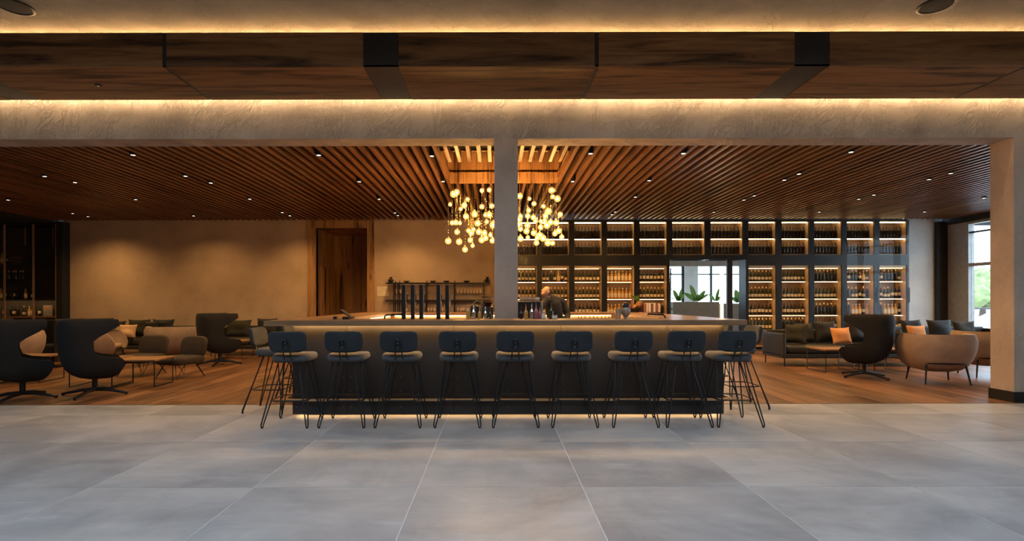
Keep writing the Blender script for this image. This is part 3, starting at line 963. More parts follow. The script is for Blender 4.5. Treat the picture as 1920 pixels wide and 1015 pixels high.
# room beyond
bm = B()
box(bm, 3.5, 4.55, 14.5, 14.6, 0, 3.8); box(bm, 3.4, 3.5, 14.5, 21, 0, 3.8)
struct('wall_back_room_left', bm, M_white)
w3 = struct('window_3', bx(10.2, 10.3, 14.5, 21, 0, 0.4), M_white, 'side window of the room behind the wine wall')
obj('lintel', bx(10.2, 10.3, 14.5, 21, 2.9, 3.8), M_white, w3)
for y in (14.5, 16.1, 17.7, 19.3, 20.8): obj('mullion', bx(10.2, 10.3, y, y + 0.08, 0.4, 2.9), M_plate, w3)
obj('glass_pane', bx(10.245, 10.255, 14.5, 21, 0.4, 2.9), M_window, w3)
area('window_portal', (10.5, 17.7, 1.65), (0, PI / 2, 0), 2.5, 6.2, 1, (1, 1, 1), True)
struct('ceiling_back_room', bx(3.4, 10.3, 14.4, 21.1, 3.8, 3.9), M_white)
w2 = struct('window_2', bx(3.4, 10.3, 20.9, 21.1, 0, 0.6), M_white, 'tall bright windows of the room behind the wine wall')
obj('lintel', bx(3.4, 10.3, 20.9, 21.1, 2.75, 3.8), M_tandark, w2)
for x in (4.6, 6.15, 7.55, 8.7, 9.9):
    obj('mullion', bx(x - 0.04, x + 0.04, 20.9, 21.0, 0.6, 2.75), M_plate, w2)
obj('pier', bx(7.6, 8.15, 20.85, 21.1, 0.6, 2.75), M_white, w2)
obj('transom', bx(3.4, 10.3, 20.92, 20.98, 2.4, 2.45), M_plate, w2)
obj('glass_pane', bx(3.4, 10.3, 20.99, 21.0, 0.6, 2.75), M_window, w2)
area('window_portal', (6.8, 21.2, 1.7), (-PI / 2, 0, 0), 6.8, 2.2, 1, (1, 1, 1), True)
pd = 16.4
pl = thing('planter', 'long grey planter partition behind the glass passage', 'planter', (X_(1330, pd), pd, 0))
pxa, pxb = X_(1262, pd) - pl.location.x, X_(1402, pd) - pl.location.x
obj('trough', bx(pxa, pxb - 0.9, 0, 0.5, 0, Z_(567, pd), 0.01), M_planter, pl)
obj('trough', bx(pxb - 0.88, pxb + 0.3, 0.05, 0.55, 0, Z_(570, pd), 0.05), M_planter, pl)
def leafblade(bm, base, tip, width, sag, n=8, nrm=Vector((0, -1, 0))):
    base, tip = Vector(base), Vector(tip)
    ax = tip - base
    side = ax.cross(nrm).normalized()
    prev = None
    for i in range(n + 1):
        t = i / n
        p_ = base + ax * t - Vector((0, 0, 1)) * sag * t * t
        ww = width * math.sin(PI * min(1, 0.12 + 0.88 * t)) ** 0.7 * (1 if t < 0.98 else 0.1)
        a, m_, b = bm.verts.new(p_ - side * ww + nrm * ww * 0.3), bm.verts.new(p_), bm.verts.new(p_ + side * ww + nrm * ww * 0.3)
        if prev:
            bm.faces.new((prev[0], prev[1], m_, a)); bm.faces.new((prev[1], prev[2], b, m_))
        prev = (a, m_, b)
    bmesh.ops.solidify(bm, geom=bm.faces[:], thickness=0.003)
def plant(px, d, zb, leaves, lab, seed):
    rn = random.Random(seed)
    t = thing('potted_plant', lab, 'plant', (X_(px, d), d, zb + 0.03), 0, 'plants in the planter behind the passage')
    for (dx, dz, ww) in leaves:
        bm = B()
        leafblade(bm, (dx * 0.12, 0, 0), (dx, rn.uniform(-0.05, 0.05), dz), ww, 0.08)
        obj('leaf', bm, M_leaf, t, True)
plant(1306, 16.55, Z_(567, pd), [(-0.22, 0.60, 0.08), (0.30, 0.42, 0.07), (-0.40, 0.34, 0.07), (0.05, 0.3, 0.06), (0.4, 0.3, 0.045)], 'broad-leaved green plant in the middle of the planter', 1)
plant(1272, 16.78, Z_(567, pd), [(-0.15, 0.45, 0.07), (0.2, 0.3, 0.06), (-0.05, 0.25, 0.06), (0.1, 0.5, 0.05)], 'leafy green plant at the left end of the planter', 2)
plant(1341, 16.80, Z_(567, pd), [(0.12, 0.5, 0.05), (-0.2, 0.3, 0.05), (0.2, 0.22, 0.06)], 'small flowering green plant near the light strip', 3)
plant(1385, 16.7, Z_(570, pd), [(-0.12, 0.5, 0.1), (0.15, 0.3, 0.08), (-0.25, 0.25, 0.07)], 'dark green plant behind the narrow glass panel', 4)
# tall hedge-like climbing plant just behind the passage's left post
t = thing('climbing_plant', 'narrow strip of climbing green leaves at left of the glass passage', 'plant', (X_(1256, 14.9), 14.9, 0))
bm = B(); tube(bm, [(0, 0, 0), (0.02, 0, 2.3)], 0.02, 6); obj('stem', bm, M_bark, t)
bm = B(); rn = random.Random(5)
for i in range(140):
    z = rn.uniform(0.2, 2.2)
    b0 = Vector((rn.uniform(-0.08, 0.08), rn.uniform(-0.08, 0.08), z))
    e = b0 + Vector((rn.uniform(-0.1, 0.1), rn.uniform(-0.1, 0.02), rn.uniform(-0.08, 0.05)))
    s = (e - b0).cross(Vector((0, 0, 1)))
    s = s.normalized() * 0.03 if s.length > 1e-4 else Vector((0.03, 0, 0))
    bm.faces.new([bm.verts.new(q) for q in (b0, (b0 + e) / 2 + s, e, (b0 + e) / 2 - s)])
lv = obj('foliage', bm, M_leaf, t); lv['kind'] = 'stuff'

# ------------------------------------------------------------------ bar
PX0, PX1, PD = -2.387, 2.668, 6.06
CX0, CX1, CD0, CD1 = -2.66, 2.876, 5.92, 10.4
ZT, ZTB = 1.135, 1.088
bar = thing('bar_counter', 'rectangular island bar clad in dark metal panels', 'bar', (0.14, PD, 0))
bo = Vector((-0.14, -PD, 0))
def bb(x0, x1, y0, y1, z0, z1, **k):
    return bx(x0 + bo.x, x1 + bo.x, y0 + bo.y, y1 + bo.y, z0, z1, **k)
edges = [PX0] + [X_(p_, PD) for p_ in (651, 851, 1051, 1251)] + [PX1]
for a, b in zip(edges, edges[1:]):
    pn = obj('panel', bb(a + 0.002, b - 0.002, PD, PD + 0.02, 0.03, ZTB - 0.002, bev=0.001), M_barpanel, bar)
    L = b - a
    cols = [a + 0.045, b - 0.045] + ([(a + b) / 2] if L > 0.8 else [])
    for xx in cols:
        for py in (620, 649, 677, 706, 734, 763):
            bm = B(); lathe(bm, [(0, 0.003), (0.0035, 0.0025), (0.0048, 0)], (0, 0, 0), 6)
            o = obj('bolt', bm, M_bolt, pn, loc=(xx + bo.x, bo.y + PD - 0.0005, Z_(py, PD)))
            o.rotation_euler = (PI / 2, 0, 0)
for i in range(3):
    a, b = PD + 0.02 + (10.2 - PD) * i / 3, PD + 0.02 + (10.2 - PD) * (i + 1) / 3
    obj('panel', bb(PX0, PX0 + 0.02, a + 0.002, b - 0.002, 0.03, ZTB - 0.002), M_barpanel, bar)
    obj('panel', bb(PX1 - 0.02, PX1, a + 0.002, b - 0.002, 0.03, ZTB - 0.002), M_barpanel, bar)
obj('panel', bb(PX0, PX1, 10.2, 10.22, 0.03, ZTB - 0.002), M_barpanel, bar)
obj('panel_light_stop', bb(PX0 + 0.002, PX1 - 0.002, PD + 0.021, PD + 0.031, 0.03, ZTB - 0.002), M_black, bar)  # unseen sheet added to keep plinth light out of the panel seams
# inner faces of the island
obj('inner_panel', bb(PX0 + 0.4, PX1 - 0.4, 6.60, 6.62, 0.0, 1.0), M_inner, bar)
obj('inner_panel', bb(-2.0, -1.98, 6.62, 9.76, 0.0, ZTB - 0.002), M_inner, bar)
obj('inner_panel', bb(2.24, 2.26, 6.62, 9.76, 0.0, ZTB - 0.002), M_inner, bar)
obj('inner_panel', bb(-1.98, 2.24, 9.76, 9.78, 0.0, ZTB - 0.002), M_inner, bar)
bm = B()
for q in ((PX0 + 0.12, PX1 - 0.12, PD + 0.12, 6.5), (PX0 + 0.12, -2.1, 6.5, 10.1), (2.36, PX1 - 0.12, 6.5, 10.1)):
    box(bm, q[0] + bo.x, q[1] + bo.x, q[2] + bo.y, q[3] + bo.y, 0, 0.05)
obj('plinth', bm, M_black, bar)
obj('led_strip', bb(PX0 + 0.02, PX1 - 0.02, PD + 0.06, PD + 0.075, 0.03, 0.04), M_floorled, bar)
obj('led_strip', bb(PX0 + 0.05, PX0 + 0.065, PD + 0.1, 10.1, 0.03, 0.04), M_floorled, bar)
obj('led_strip', bb(PX1 - 0.065, PX1 - 0.05, PD + 0.1, 10.1, 0.03, 0.04), M_floorled, bar)
# foot rail
zf = Z_(747, 6.03)
fr = obj('foot_rail', bb(PX0 - 0.10, PX1 + 0.10, 6.006, 6.044, zf - 0.03, zf, bev=0.004), M_brushed, bar)
obj('foot_rail', bb(PX0 - 0.10, PX0 - 0.06, 6.046, 10.0, zf - 0.03, zf, bev=0.004), M_brushed, bar)
obj('foot_rail', bb(PX1 + 0.06, PX1 + 0.10, 6.046, 10.0, zf - 0.03, zf, bev=0.004), M_brushed, bar)
for p_ in (600, 700, 800, 901, 1002, 1103, 1204, 1304):
    x = X_(p_, PD)
    obj('rail_bracket', bb(x - 0.012, x + 0.012, 6.044, PD, zf - 0.025, zf - 0.008), M_black, fr)
# worktop ring
bm = B()
outer = [(CX0, CD0), (CX1, CD0), (CX1, CD1), (CX0, CD1)]
inner = [(-1.96, 6.62), (2.22, 6.62), (2.22, 9.72), (-1.96, 9.72)]
V = {}
for z in (ZTB, ZT):
    for nm, lst in (('o', outer), ('i', inner)):
        for k, (x, y) in enumerate(lst): V[nm, k, z] = bm.verts.new((x, y, z))
for k in range(4):
    k2 = (k + 1) % 4
    for z in (ZTB, ZT): bm.faces.new((V['o', k, z], V['o', k2, z], V['i', k2, z], V['i', k, z]))
    for nm in 'oi': bm.faces.new((V[nm, k, ZTB], V[nm, k2, ZTB], V[nm, k2, ZT], V[nm, k, ZT]))
bmesh.ops.recalc_face_normals(bm, faces=bm.faces[:])
ct = obj('countertop', bm, M_counter)
tag(ct, 'long pale wooden countertop running around the island bar', 'countertop')
obj('nosing', bx(CX0, CX1, CD0, CD0 + 0.016, ZTB - 0.014, ZTB), M_counter, ct)
obj('led_strip', bx(PX0 + 0.02, PX1 - 0.02, 6.018, 6.040, ZTB - 0.003, ZTB - 0.0005), M_barled, ct)
obj('led_strip', bx(CX0 + 0.14, CX0 + 0.155, 6.1, 10.2, ZTB - 0.012, ZTB - 0.001), M_barled, ct)
obj('led_strip', bx(CX1 - 0.125, CX1 - 0.11, 6.1, 10.2, ZTB - 0.012, ZTB - 0.001), M_barled, ct)
obj('led_strip', bx(-1.9, 2.16, 9.735, 9.745, ZTB - 0.012, ZTB - 0.001), M_innerled, ct)
obj('led_strip', bx(-1.975, -1.965, 6.8, 9.6, ZTB - 0.012, ZTB - 0.001), M_innerled, ct)

# ------------------------------------------------------------------ bar stools
def make_stool():
    t = thing('bar_stool', 'x', 'stool', (0, 0, 0), 0, 'bar stools around the island bar')
    bm = B()
    def fs(p_):
        x, y, z = p_
        return Vector((x, y + 0.07, z + (0.012 * (1 - (y / 0.2) ** 2) if z > 0.74 else 0)))
    sslab(bm, 0.212, 0.205, 0.692, 0.772, 4.2, 0.03, 36, fs)
    obj('seat', bm, M_stoolfab, t, True)
    bm = B()
    def fb(p_):                              # slab modelled flat, stood upright and curved
        x, h, th = p_
        zz = 0.925 + h - (0.020 * (1 - (x / 0.21) ** 2) if h > 0.05 else 0)
        return Vector((x, -0.165 - th + 0.9 * x * x - (zz - 0.8) * 0.16, zz))
    sslab(bm, 0.21, 0.125, -0.028, 0.028, 4.0, 0.022, 36, fb)
    obj('backrest', bm, M_stoolback, t, True)
    bm = B()
    tube(bm, [(-0.055, -0.06, 0.69), (-0.04, -0.15, 0.73), (-0.026, -0.225, 0.925), (-0.012, -0.24, 0.945), (0.012, -0.24, 0.945), (0.026, -0.225, 0.925), (0.04, -0.15, 0.73), (0.055, -0.06, 0.69)], 0.007, 6)
    br = obj('backrest_bracket', bm, M_black, t, True)
    for z in (0.905, 0.86):
        bm = B(); tube(bm, [(0, -0.20, z), (0, -0.232 + (0.93 - z) * 0.2, z)], 0.006, 6); obj('screw', bm, M_bolt, br)
    for sx in (-1, 1):
        for sy in (-1, 1):
            bm = B()
            tx, ty = 0.13 * sx, 0.07 + 0.12 * sy
            fx, fy = 0.24 * sx, 0.24 * sy
            tube(bm, [(tx - 0.055 * sx, ty, 0.70), (fx - 0.012 * sx, fy, 0.03), (fx - 0.006 * sx, fy, 0.009), (fx + 0.006 * sx, fy, 0.009), (fx + 0.012 * sx, fy, 0.03), (tx + 0.025 * sx, ty - 0.04 * sy, 0.70)], 0.0072, 6)
            lg = obj('leg', bm, M_black, t, True)
            bm = B(); lathe(bm, [(0, 0), (0.014, 0), (0.014, 0.01), (0, 0.012)], (fx, fy, 0), 8); obj('foot_pad', bm, M_black, lg)
    def legat(z, sx, sy):
        f_ = (0.70 - z) / 0.69
        return Vector(((0.13 + 0.11 * f_) * sx, (0.07 + 0.12 * sy) * (1 - f_) + 0.24 * sy * f_, z))
    zr = 0.277
    P = {(sx, sy): legat(zr, sx, sy) for sx in (-1, 1) for sy in (-1, 1)}
    c = 0.05
    ring = []
    for (sx, sy), (ux, uy) in (((-1, -1), (0, 1)), ((1, -1), (1, 0)), ((1, 1), (0, 1)), ((-1, 1), (1, 0))):
        p_ = P[sx, sy]
        a, b = p_ + Vector((-c * sx, 0, 0)), p_ + Vector((0, -c * sy, 0))
        ring += [b, a] if (sx, sy) in ((-1, -1), (1, 1)) else [a, b]
    bm = B(); tube(bm, ring, 0.0075, 6, closed=True); obj('footrest', bm, M_black, t, True)
    bm = B()
    box(bm, -0.17, 0.17, -0.09, 0.23, 0.684, 0.694); obj('seat_frame', bm, M_black, t)
    return t
st0 = make_stool()
SD = 5.765
pxs = [533, 639.5, 745, 857, 966.7, 1078, 1192, 1292.8, 1389]
spots = []
for i, px in enumerate(pxs):
    spots.append((X_(px, 5.525), SD, 0.0, 'blue-grey upholstered bar stool, %s from left along the bar front' % ORD[i]))
lft = ['nearest', 'middle', 'farthest']
for i, d in enumerate((6.50, 7.45, 8.4)):
    spots.append((-2.83, d, -PI / 2, '%s blue-grey bar stool at the left side of the island bar' % lft[i]))
for i, d in enumerate((6.68, 7.55, 8.4)):
    spots.append((3.16, d, PI / 2, '%s blue-grey bar stool at the right side of the island bar' % lft[i]))
for i, (x, y, rz, lab) in enumerate(spots):
    if i == 0:
        st0.location = (x, y, 0); st0.rotation_euler = (0, 0, rz); st0['label'] = lab
    else:
        dup(st0, (x, y, 0), rz, lab)

# ------------------------------------------------------------------ lounge furniture
def make_wing():
    t = thing('wing_chair', 'x', 'armchair', (0, 0, 0), 0, 'dark swivel wing chairs')
    prof = [(1.075, 0.33, 0.27, 0.34, -0.05), (1.06, 0.345, 0.285, 0.36, -0.05), (1.00, 0.355, 0.295, 0.35, -0.045), (0.93, 0.36, 0.30, 0.24, -0.04), (0.86, 0.36, 0.305, 0.12, -0.035), (0.80, 0.36, 0.305, 0.05, -0.03),
            (0.70, 0.36, 0.305, 0.04, -0.02), (0.61, 0.36, 0.305, 0.06, -0.01), (0.57, 0.36, 0.30, 0.15, 0), (0.545, 0.36, 0.295, 0.34, 0), (0.50, 0.355, 0.285, 0.38, 0), (0.42, 0.335, 0.25, 0.36, 0.0),
            (0.36, 0.30, 0.205, 0.31, 0.01), (0.315, 0.24, 0.145, 0.24, 0.03), (0.29, 0.15, 0.07, 0.16, 0.05)]
    prof = [(a, b * 0.88, c, d, e) for a, b, c, d, e in prof]
    obj('shell', shell(prof, -0.045), M_chairfab, t, True)
    bm = B(); sslab(bm, 0.265, 0.29, 0.40, 0.50, 4, 0.04, 28, lambda p_: p_ + Vector((0, 0.06, 0))); obj('seat_cushion', bm, M_chairfab, t, True)
    for s in (-1, 1):
        bm = B()
        tube(bm, [(s * 0.238, -0.05 - 0.262, 1.06), (s * 0.26, -0.04 - 0.277, 0.93), (s * 0.26, -0.02 - 0.281, 0.70), (s * 0.255, -0.272, 0.545), (s * 0.238, -0.228, 0.42), (s * 0.167, -0.12, 0.315)], 0.0045, 5)
        obj('piping', bm, M_black, t, True)
    bm = B(); tube(bm, [(0, 0.05, 0.075), (0, 0.05, 0.30)], 0.035, 12); obj('column', bm, M_black, t, True)
    for k in range(4):
        a = PI / 4 + k * PI / 2 + 0.2
        dx, dy = math.cos(a), math.sin(a)
        bm = B(); tube(bm, [(0, 0.05, 0.085), (dx * 0.18, 0.05 + dy * 0.18, 0.075), (dx * 0.44, 0.05 + dy * 0.44, 0.024)], 0.030, 8, 0.019)
        lg = obj('leg', bm, M_black, t, True)
        bm = B(); lathe(bm, [(0, 0), (0.014, 0), (0.014, 0.012), (0, 0.014)], (dx * 0.42, 0.05 + dy * 0.42, 0), 8); obj('glide', bm, M_black, lg)
    return t
wc = make_wing()
wl = [(-6.66, 7.20, -0.84, 'dark grey wing chair at the far left edge, seen from behind'),
      (-5.88, 7.50, -0.86, 'dark grey wing chair second from left, beside the wooden coffee table'),
      (-5.98, 11.1, -0.80, 'dark wing chair standing farther back against the plaster wall'),
      (6.54, 9.10, 0.84, 'dark grey wing chair in front of the wine wall sofa')]
for i, (x, y, rz, lab) in enumerate(wl):
    if i == 0:
        wc.location = (x, y, 0); wc.rotation_euler = (0, 0, rz); wc['label'] = lab
    else: dup(wc, (x, y, 0), rz, lab)

def make_tub(m, lab, k=1.0):
    t = thing('tub_chair', lab, 'armchair', (0, 0, 0), 0, 'low tub armchairs')
    prof = [(0.735, 0.50, 0.36, 0.10, 0), (0.74, 0.53, 0.39, 0.14, 0), (0.70, 0.545, 0.405, 0.17, 0), (0.60, 0.54, 0.40, 0.26, 0), (0.50, 0.515, 0.38, 0.30, 0), (0.40, 0.47, 0.34, 0.30, 0), (0.33, 0.42, 0.29, 0.27, 0), (0.28, 0.35, 0.22, 0.22, 0), (0.25, 0.22, 0.12, 0.14, 0)]
    prof = [(a, b * k, c * min(1, k * 1.1), d, e) for a, b, c, d, e in prof]
    obj('shell', shell(prof, -0.06, 20, 4, 2.5), m, t, True)
    bm = B(); sslab(bm, 0.40 * k, 0.32 * min(1, k * 1.1), 0.36, 0.46, 3.5, 0.04, 28); obj('seat_cushion', bm, m, t, True)
    bm = B()
    pts = [(0.455 * k * math.copysign(abs(math.cos(a)) ** 0.8, math.cos(a)), 0.335 * math.copysign(abs(math.sin(a)) ** 0.8, math.sin(a)), 0.345) for a in [2 * PI * k / 28 for k in range(28)]]
    tube(bm, pts, 0.018, 6, closed=True); obj('frame', bm, M_black, t, True)
    for sx in (-1, 1):
        for sy in (-1, 1):
            bm = B(); tube(bm, [(sx * 0.33 * k, sy * 0.24, 0.34), (sx * 0.385 * k, sy * 0.30, 0.0)], 0.017, 8, 0.011); obj('leg', bm, M_black, t, True)
    bm = B(); kk = min(1, k * 1.1)
    tube(bm, [(0, -0.39 * kk, 0.738), (0, -0.403 * kk, 0.70), (0, -0.40 * kk, 0.6), (0, -0.38 * kk, 0.5), (0, -0.34 * kk, 0.4)], 0.003, 5); obj('seam', bm, M_tandark, t)
    return t
tb = make_tub(M_tan, 'large taupe tub chair with black legs between wing chair and right column', 0.80)
tb.location = (X_(1757, 8.55), 8.55, 0); tb.rotation_euler = (0, 0, -0.25)
dup(tb, (X_(1852, 9.25), 9.25, 0), -0.3, 'taupe tub chair partly hidden behind the right plaster column')
tb2 = make_tub(M_tan, 'x', 1.1)
tb2.location = (X_(335, 11.7), 11.7, 0); tb2.rotation_euler = (0, 0, 0.35); tb2['label'] = 'tan tub chair left of the dark wing chair at the back wall'
dup(tb, (X_(196, 11.0), 11.0, 0), -1.2, 'tan tub chair mostly hidden behind the second wing chair')
dup(tb, (X_(20, 9.6), 9.6, 0), 0.9, 'tan tub chair glimpsed between the two nearest wing chairs')

def make_low():
    t = thing('lounge_chair', 'x', 'chair', (0, 0, 0), 0, 'low armless lounge chairs')
    bm = B(); sslab(bm, 0.31, 0.33, 0.25, 0.385, 4, 0.045, 28); obj('seat', bm, M_lowfab, t, True)
    bm = B()
    sslab(bm, 0.30, 0.185, -0.04, 0.04, 4.5, 0.03, 30, lambda p_: Vector((p_[0], -0.30 - p_[2] - (p_[1]) * 0.18 + 0.35 * p_[0] ** 2, 0.535 + p_[1])))
    obj('backrest', bm, M_lowfab, t, True)
    for sx in (-1, 1):
        for sy in (-1, 1):
            bm = B(); fx, fy = sx * 0.25, sy * 0.28
            tube(bm, [(sx * 0.13, sy * 0.2, 0.26), (fx, fy, 0.006), (sx * 0.24, sy * 0.10, 0.26)], 0.008, 6); obj('leg', bm, M_black, t)
    return t
lo_ = make_low()
lo_.location = (X_(338, 9.25), 9.25, 0); lo_.rotation_euler = (0, 0, PI - 0.35)
lo_['label'] = 'low brown armless lounge chair right of the coffee tables'
dup(lo_, (X_(266, 9.55), 9.55, 0), PI - 0.15, 'low brown armless lounge chair behind the coffee tables')

def make_table(sx, sy, h, lab, m=M_tabletop):
    t = thing('coffee_table', lab, 'table', (0, 0, 0), 0, 'square wire-framed coffee tables')
    obj('tabletop', bx(-sx, sx, -sy, sy, h - 0.028, h, 0.004), m, t)
    for s in (-1, 1):
        bm = B(); r = 0.009
        x = s * (sx - 0.02)
        tube(bm, [(x, -sy + 0.02, h - 0.03), (x, -sy + 0.02, 0.01), (x, sy - 0.02, 0.01), (x, sy - 0.02, h - 0.03)], r, 4); obj('frame', bm, M_black, t)
        bm = B(); y = s * (sy - 0.02)
        tube(bm, [(-sx + 0.02, y, h - 0.036), (sx - 0.02, y, h - 0.036)], r, 4); obj('crossbar', bm, M_black, t)
    return t
tt = make_table(0.33, 0.31, 0.44, 'wooden coffee table with wire frame in front of the low lounge chairs')
tt.location = (-5.74, 8.42, 0); tt.rotation_euler = (0, 0, 0.12)
dup(tt, (-6.47, 8.50, 0), 0.12, 'wooden coffee table partly hidden behind the second wing chair')
dup(tt, (6.48, 9.97, 0), 0.0, 'wooden wire-framed coffee table in front of the right sofa')
dup(tt, (7.39, 9.97, 0), 0.0, 'wooden wire-framed coffee table behind the right wing chair')
dup(tt, (X_(60, 8.9), 8.9, 0), 0.1, 'wooden coffee table seen between the two nearest wing chairs')
dup(tt, (X_(440, 12.35), 12.35, 0), 0.0, 'coffee table in front of the sofa behind the bar stools')

def sofa(loc, rz, W, D, lab, m, mseat, group='lounge sofas'):
    t = thing('sofa', lab, 'sofa', loc, rz, group)
    h = W / 2
    obj('base', bx(-h, h, -D / 2, D / 2, 0.17, 0.26, 0.02), m, t)
    obj('back', bx(-h + 0.06, h - 0.06, D / 2 - 0.10, D / 2, 0.26, 0.72, 0.03), m, t)
    for s in (-1, 1):
        obj('arm', bx(min(s * h, s * (h - 0.06)), max(s * h, s * (h - 0.06)), -D / 2, D / 2, 0.2, 0.68, 0.025), m, t)
        bm = B(); sslab(bm, (h - 0.07) / 2 - 0.003, (D - 0.12) / 2, 0.26, 0.44, 5, 0.05, 32, lambda p_: p_ + Vector((s * (h - 0.07) / 2, -0.055, 0)))
        obj('seat_cushion', bm, mseat, t, True)
        for sy in (-1, 1):
            bm = B(); tube(bm, [(s * (h - 0.05), sy * (D / 2 - 0.05), 0.17), (s * (h - 0.05), sy * (D / 2 - 0.05), 0)], 0.012, 6); obj('leg', bm, M_black, t)
    return t
def cush(px, d, z, w_, h_, m, lab, rz=0.0, tilt=-0.25, roll=0.0, seed=0, group='sofa cushions'):
    o = obj('cushion', pillow(w_, h_, 0.16, 12, seed), m, None, True, loc=(X_(px, d), d, z + 0.015))
    o.rotation_euler = (tilt, roll, rz)
    return tag(o, lab, 'cushion', group)
s1 = sofa((7.25, 11.0, 0), 0, 2.75, 0.85, 'dark olive leather sofa in front of the wine wall', M_leather, M_leather)
cush(1490, 10.78, 0.44, 0.46, 0.42, M_cusholive, 'dark olive cushion leaning on the left sofa arm', -0.9, -0.2, 0, 1)
cush(1511, 11.05, 0.44, 0.46, 0.44, M_cusholive, 'large grey-olive cushion second from left on the right sofa', 0.1, -0.25, 0, 2)
cush(1551, 11.0, 0.44, 0.46, 0.48, M_cushdark, 'black cushion left of the orange cushion on the right sofa', 0, -0.25, 0, 3)
cush(1580, 10.72, 0.435, 0.42, 0.36, M_cushorange, 'bright orange cushion on the right sofa', 0.08, -0.28, 0, 4)
cush(1612, 11.0, 0.45, 0.50, 0.46, M_cushdark, 'dark cushion right of the orange cushion on the right sofa', 0.05, -0.25, 0.0, 5)
s2 = sofa((X_(1770, 12.2), 12.25, 0), 0, 2.7, 0.85, 'dark sofa behind the tub chairs near the window wall', M_leather, M_leather)
cush(1714, 12.12, 0.44, 0.50, 0.46, M_cushdark, 'black cushion above the large tub chair, left one', 0.1, -0.25, 0, 6)
cush(1766, 12.12, 0.44, 0.54, 0.46, M_cushdark, 'black crumpled cushion above the large tub chair, right one', -0.1, -0.25, 0, 7)
cush(1722, 11.85, 0.44, 0.46, 0.34, M_cushorange, 'orange cushion peeping over the large tub chair', 0, -0.3, 0, 8)
cush(1812, 12.2, 0.44, 0.55, 0.42, M_cusholive, 'olive cushion in front of the window by the right column', 0, -0.25, 0, 9)
s3 = sofa((X_(262, 13.3), 13.3, 0), 0, 2.6, 0.85, 'dark sofa with many cushions along the left back wall', M_sofa, M_sofa)
cush(213, 13.25, 0.44, 0.55, 0.42, M_cusholive, 'olive cushion at the left end of the back wall sofa', 0, -0.2, 0, 10)
cush(237, 12.95, 0.44, 0.42, 0.34, M_cushpeach, 'pale peach cushion on the left back wall sofa', 0.1, -0.25, 0, 11)
cush(258, 13.24, 0.44, 0.55, 0.46, M_cusholive, 'olive cushion in the middle of the back wall sofa', 0.1, -0.2, 0, 12)
cush(279, 12.96, 0.45, 0.46, 0.42, M_cushdark, 'black cushion in the middle of the back wall sofa', -0.3, -0.2, 0, 13)
cush(303, 13.3, 0.44, 0.58, 0.46, M_cushdark, 'black cushion right of centre on the back wall sofa', 0, -0.2, 0, 14)
s4 = sofa((X_(480, 13.3), 13.3, 0), 0, 2.0, 0.85, 'dark sofa by the back wall left of the bar', M_sofa, M_sofa)
cush(446, 13.3, 0.44, 0.64, 0.44, M_cusholive, 'brown-olive cushion on the sofa left of the bar', 0.05, -0.2, 0, 15)
cush(498, 13.3, 0.44, 0.56, 0.48, M_cushdark, 'black cushion on the sofa left of the bar', -0.1, -0.2, 0, 16)
t = thing('bench_seat', 'dark high-backed bench in front of the far left cabinet', 'bench', (X_(82, 11.2), 11.2, 0), 0.0)
obj('back', bx(-0.72, 0.72, 0.0, 0.1, 0.35, 0.97, 0.03), M_chairfab, t)
obj('seat', bx(-0.70, 0.70, -0.6, 0.0, 0.2, 0.46, 0.03), M_chairfab, t)
for s in (-1, 1):
    obj('side', bx(s * 0.78 - 0.05, s * 0.78 + 0.05, -0.62, 0.1, 0.12, 1.0, 0.03), M_lowfab, t)
    for y in (-0.55, 0.05): obj('leg', bx(s * 0.66 - 0.02, s * 0.66 + 0.02, y - 0.02, y + 0.02, 0, 0.22), M_black, t)

# ------------------------------------------------------------------ chandelier
ch = thing('chandelier', 'cluster chandelier of glowing star-like bulbs hanging in the ceiling well', 'chandelier', (0.145, 8.9, WZ))
obj('canopy', bx(-0.9, 0.9, -0.6, 0.6, -0.035, -0.001, 0.005), M_bronze, ch)
zl_ = [(240,425),(215,440),(325,482),(188,522),(300,530),(270,558),(440,540),(497,408),(518,535),(382,600),(313,617),(467,607),(497,605),(477,660),(203,668),(232,665),(264,670),(405,672),(527,685),(333,730),(355,750),(370,722),(243,740),(415,740),(458,750),(507,765),(347,805),(437,805),(522,810),(470,790),(172,812),(258,818),(365,850),(305,880),(440,412),
(740,457),(815,478),(852,518),(927,538),(992,412),(1000,462),(1038,478),(810,570),(967,577),(1060,603),(745,615),(802,614),(847,627),(735,645),(865,655),(905,657),(935,650),(942,615),(985,665),(1028,668),(737,685),(745,718),(793,735),(850,750),(905,705),(803,785),(880,787),(897,765),(922,790),(1018,755),(1048,733),(1072,782),(745,795),(872,828),(962,828),(1000,830),(955,690),(800,690)]
rn = random.Random(11)
zl_ += [(rn.uniform(555, 715), rn.uniform(430, 860)) for _ in range(14)]
bmb = B(); bmesh.ops.create_icosphere(bmb, subdivisions=2, radius=0.050)
gme = bpy.data.meshes.new('bulb_halo'); bmb.to_mesh(gme); bmb.free(); gme.materials.append(M_halo)
for p_ in gme.polygons: p_.use_smooth = True
bmb = B(); bmesh.ops.create_icosphere(bmb, subdivisions=1, radius=0.015)
bme = bpy.data.meshes.new('bulb'); bmb.to_mesh(bme); bmb.free(); bme.materials.append(M_bulb)
for p_ in bme.polygons: p_.use_smooth = True
bmb = B(); lathe(bmb, [(0, 0.03), (0.016, 0.03), (0.014, 0.06), (0.005, 0.075), (0, 0.075)], (0, 0, 0), 8)
cme = bpy.data.meshes.new('socket'); bmb.to_mesh(bmb and cme); bmb.free(); cme.materials.append(M_brass)
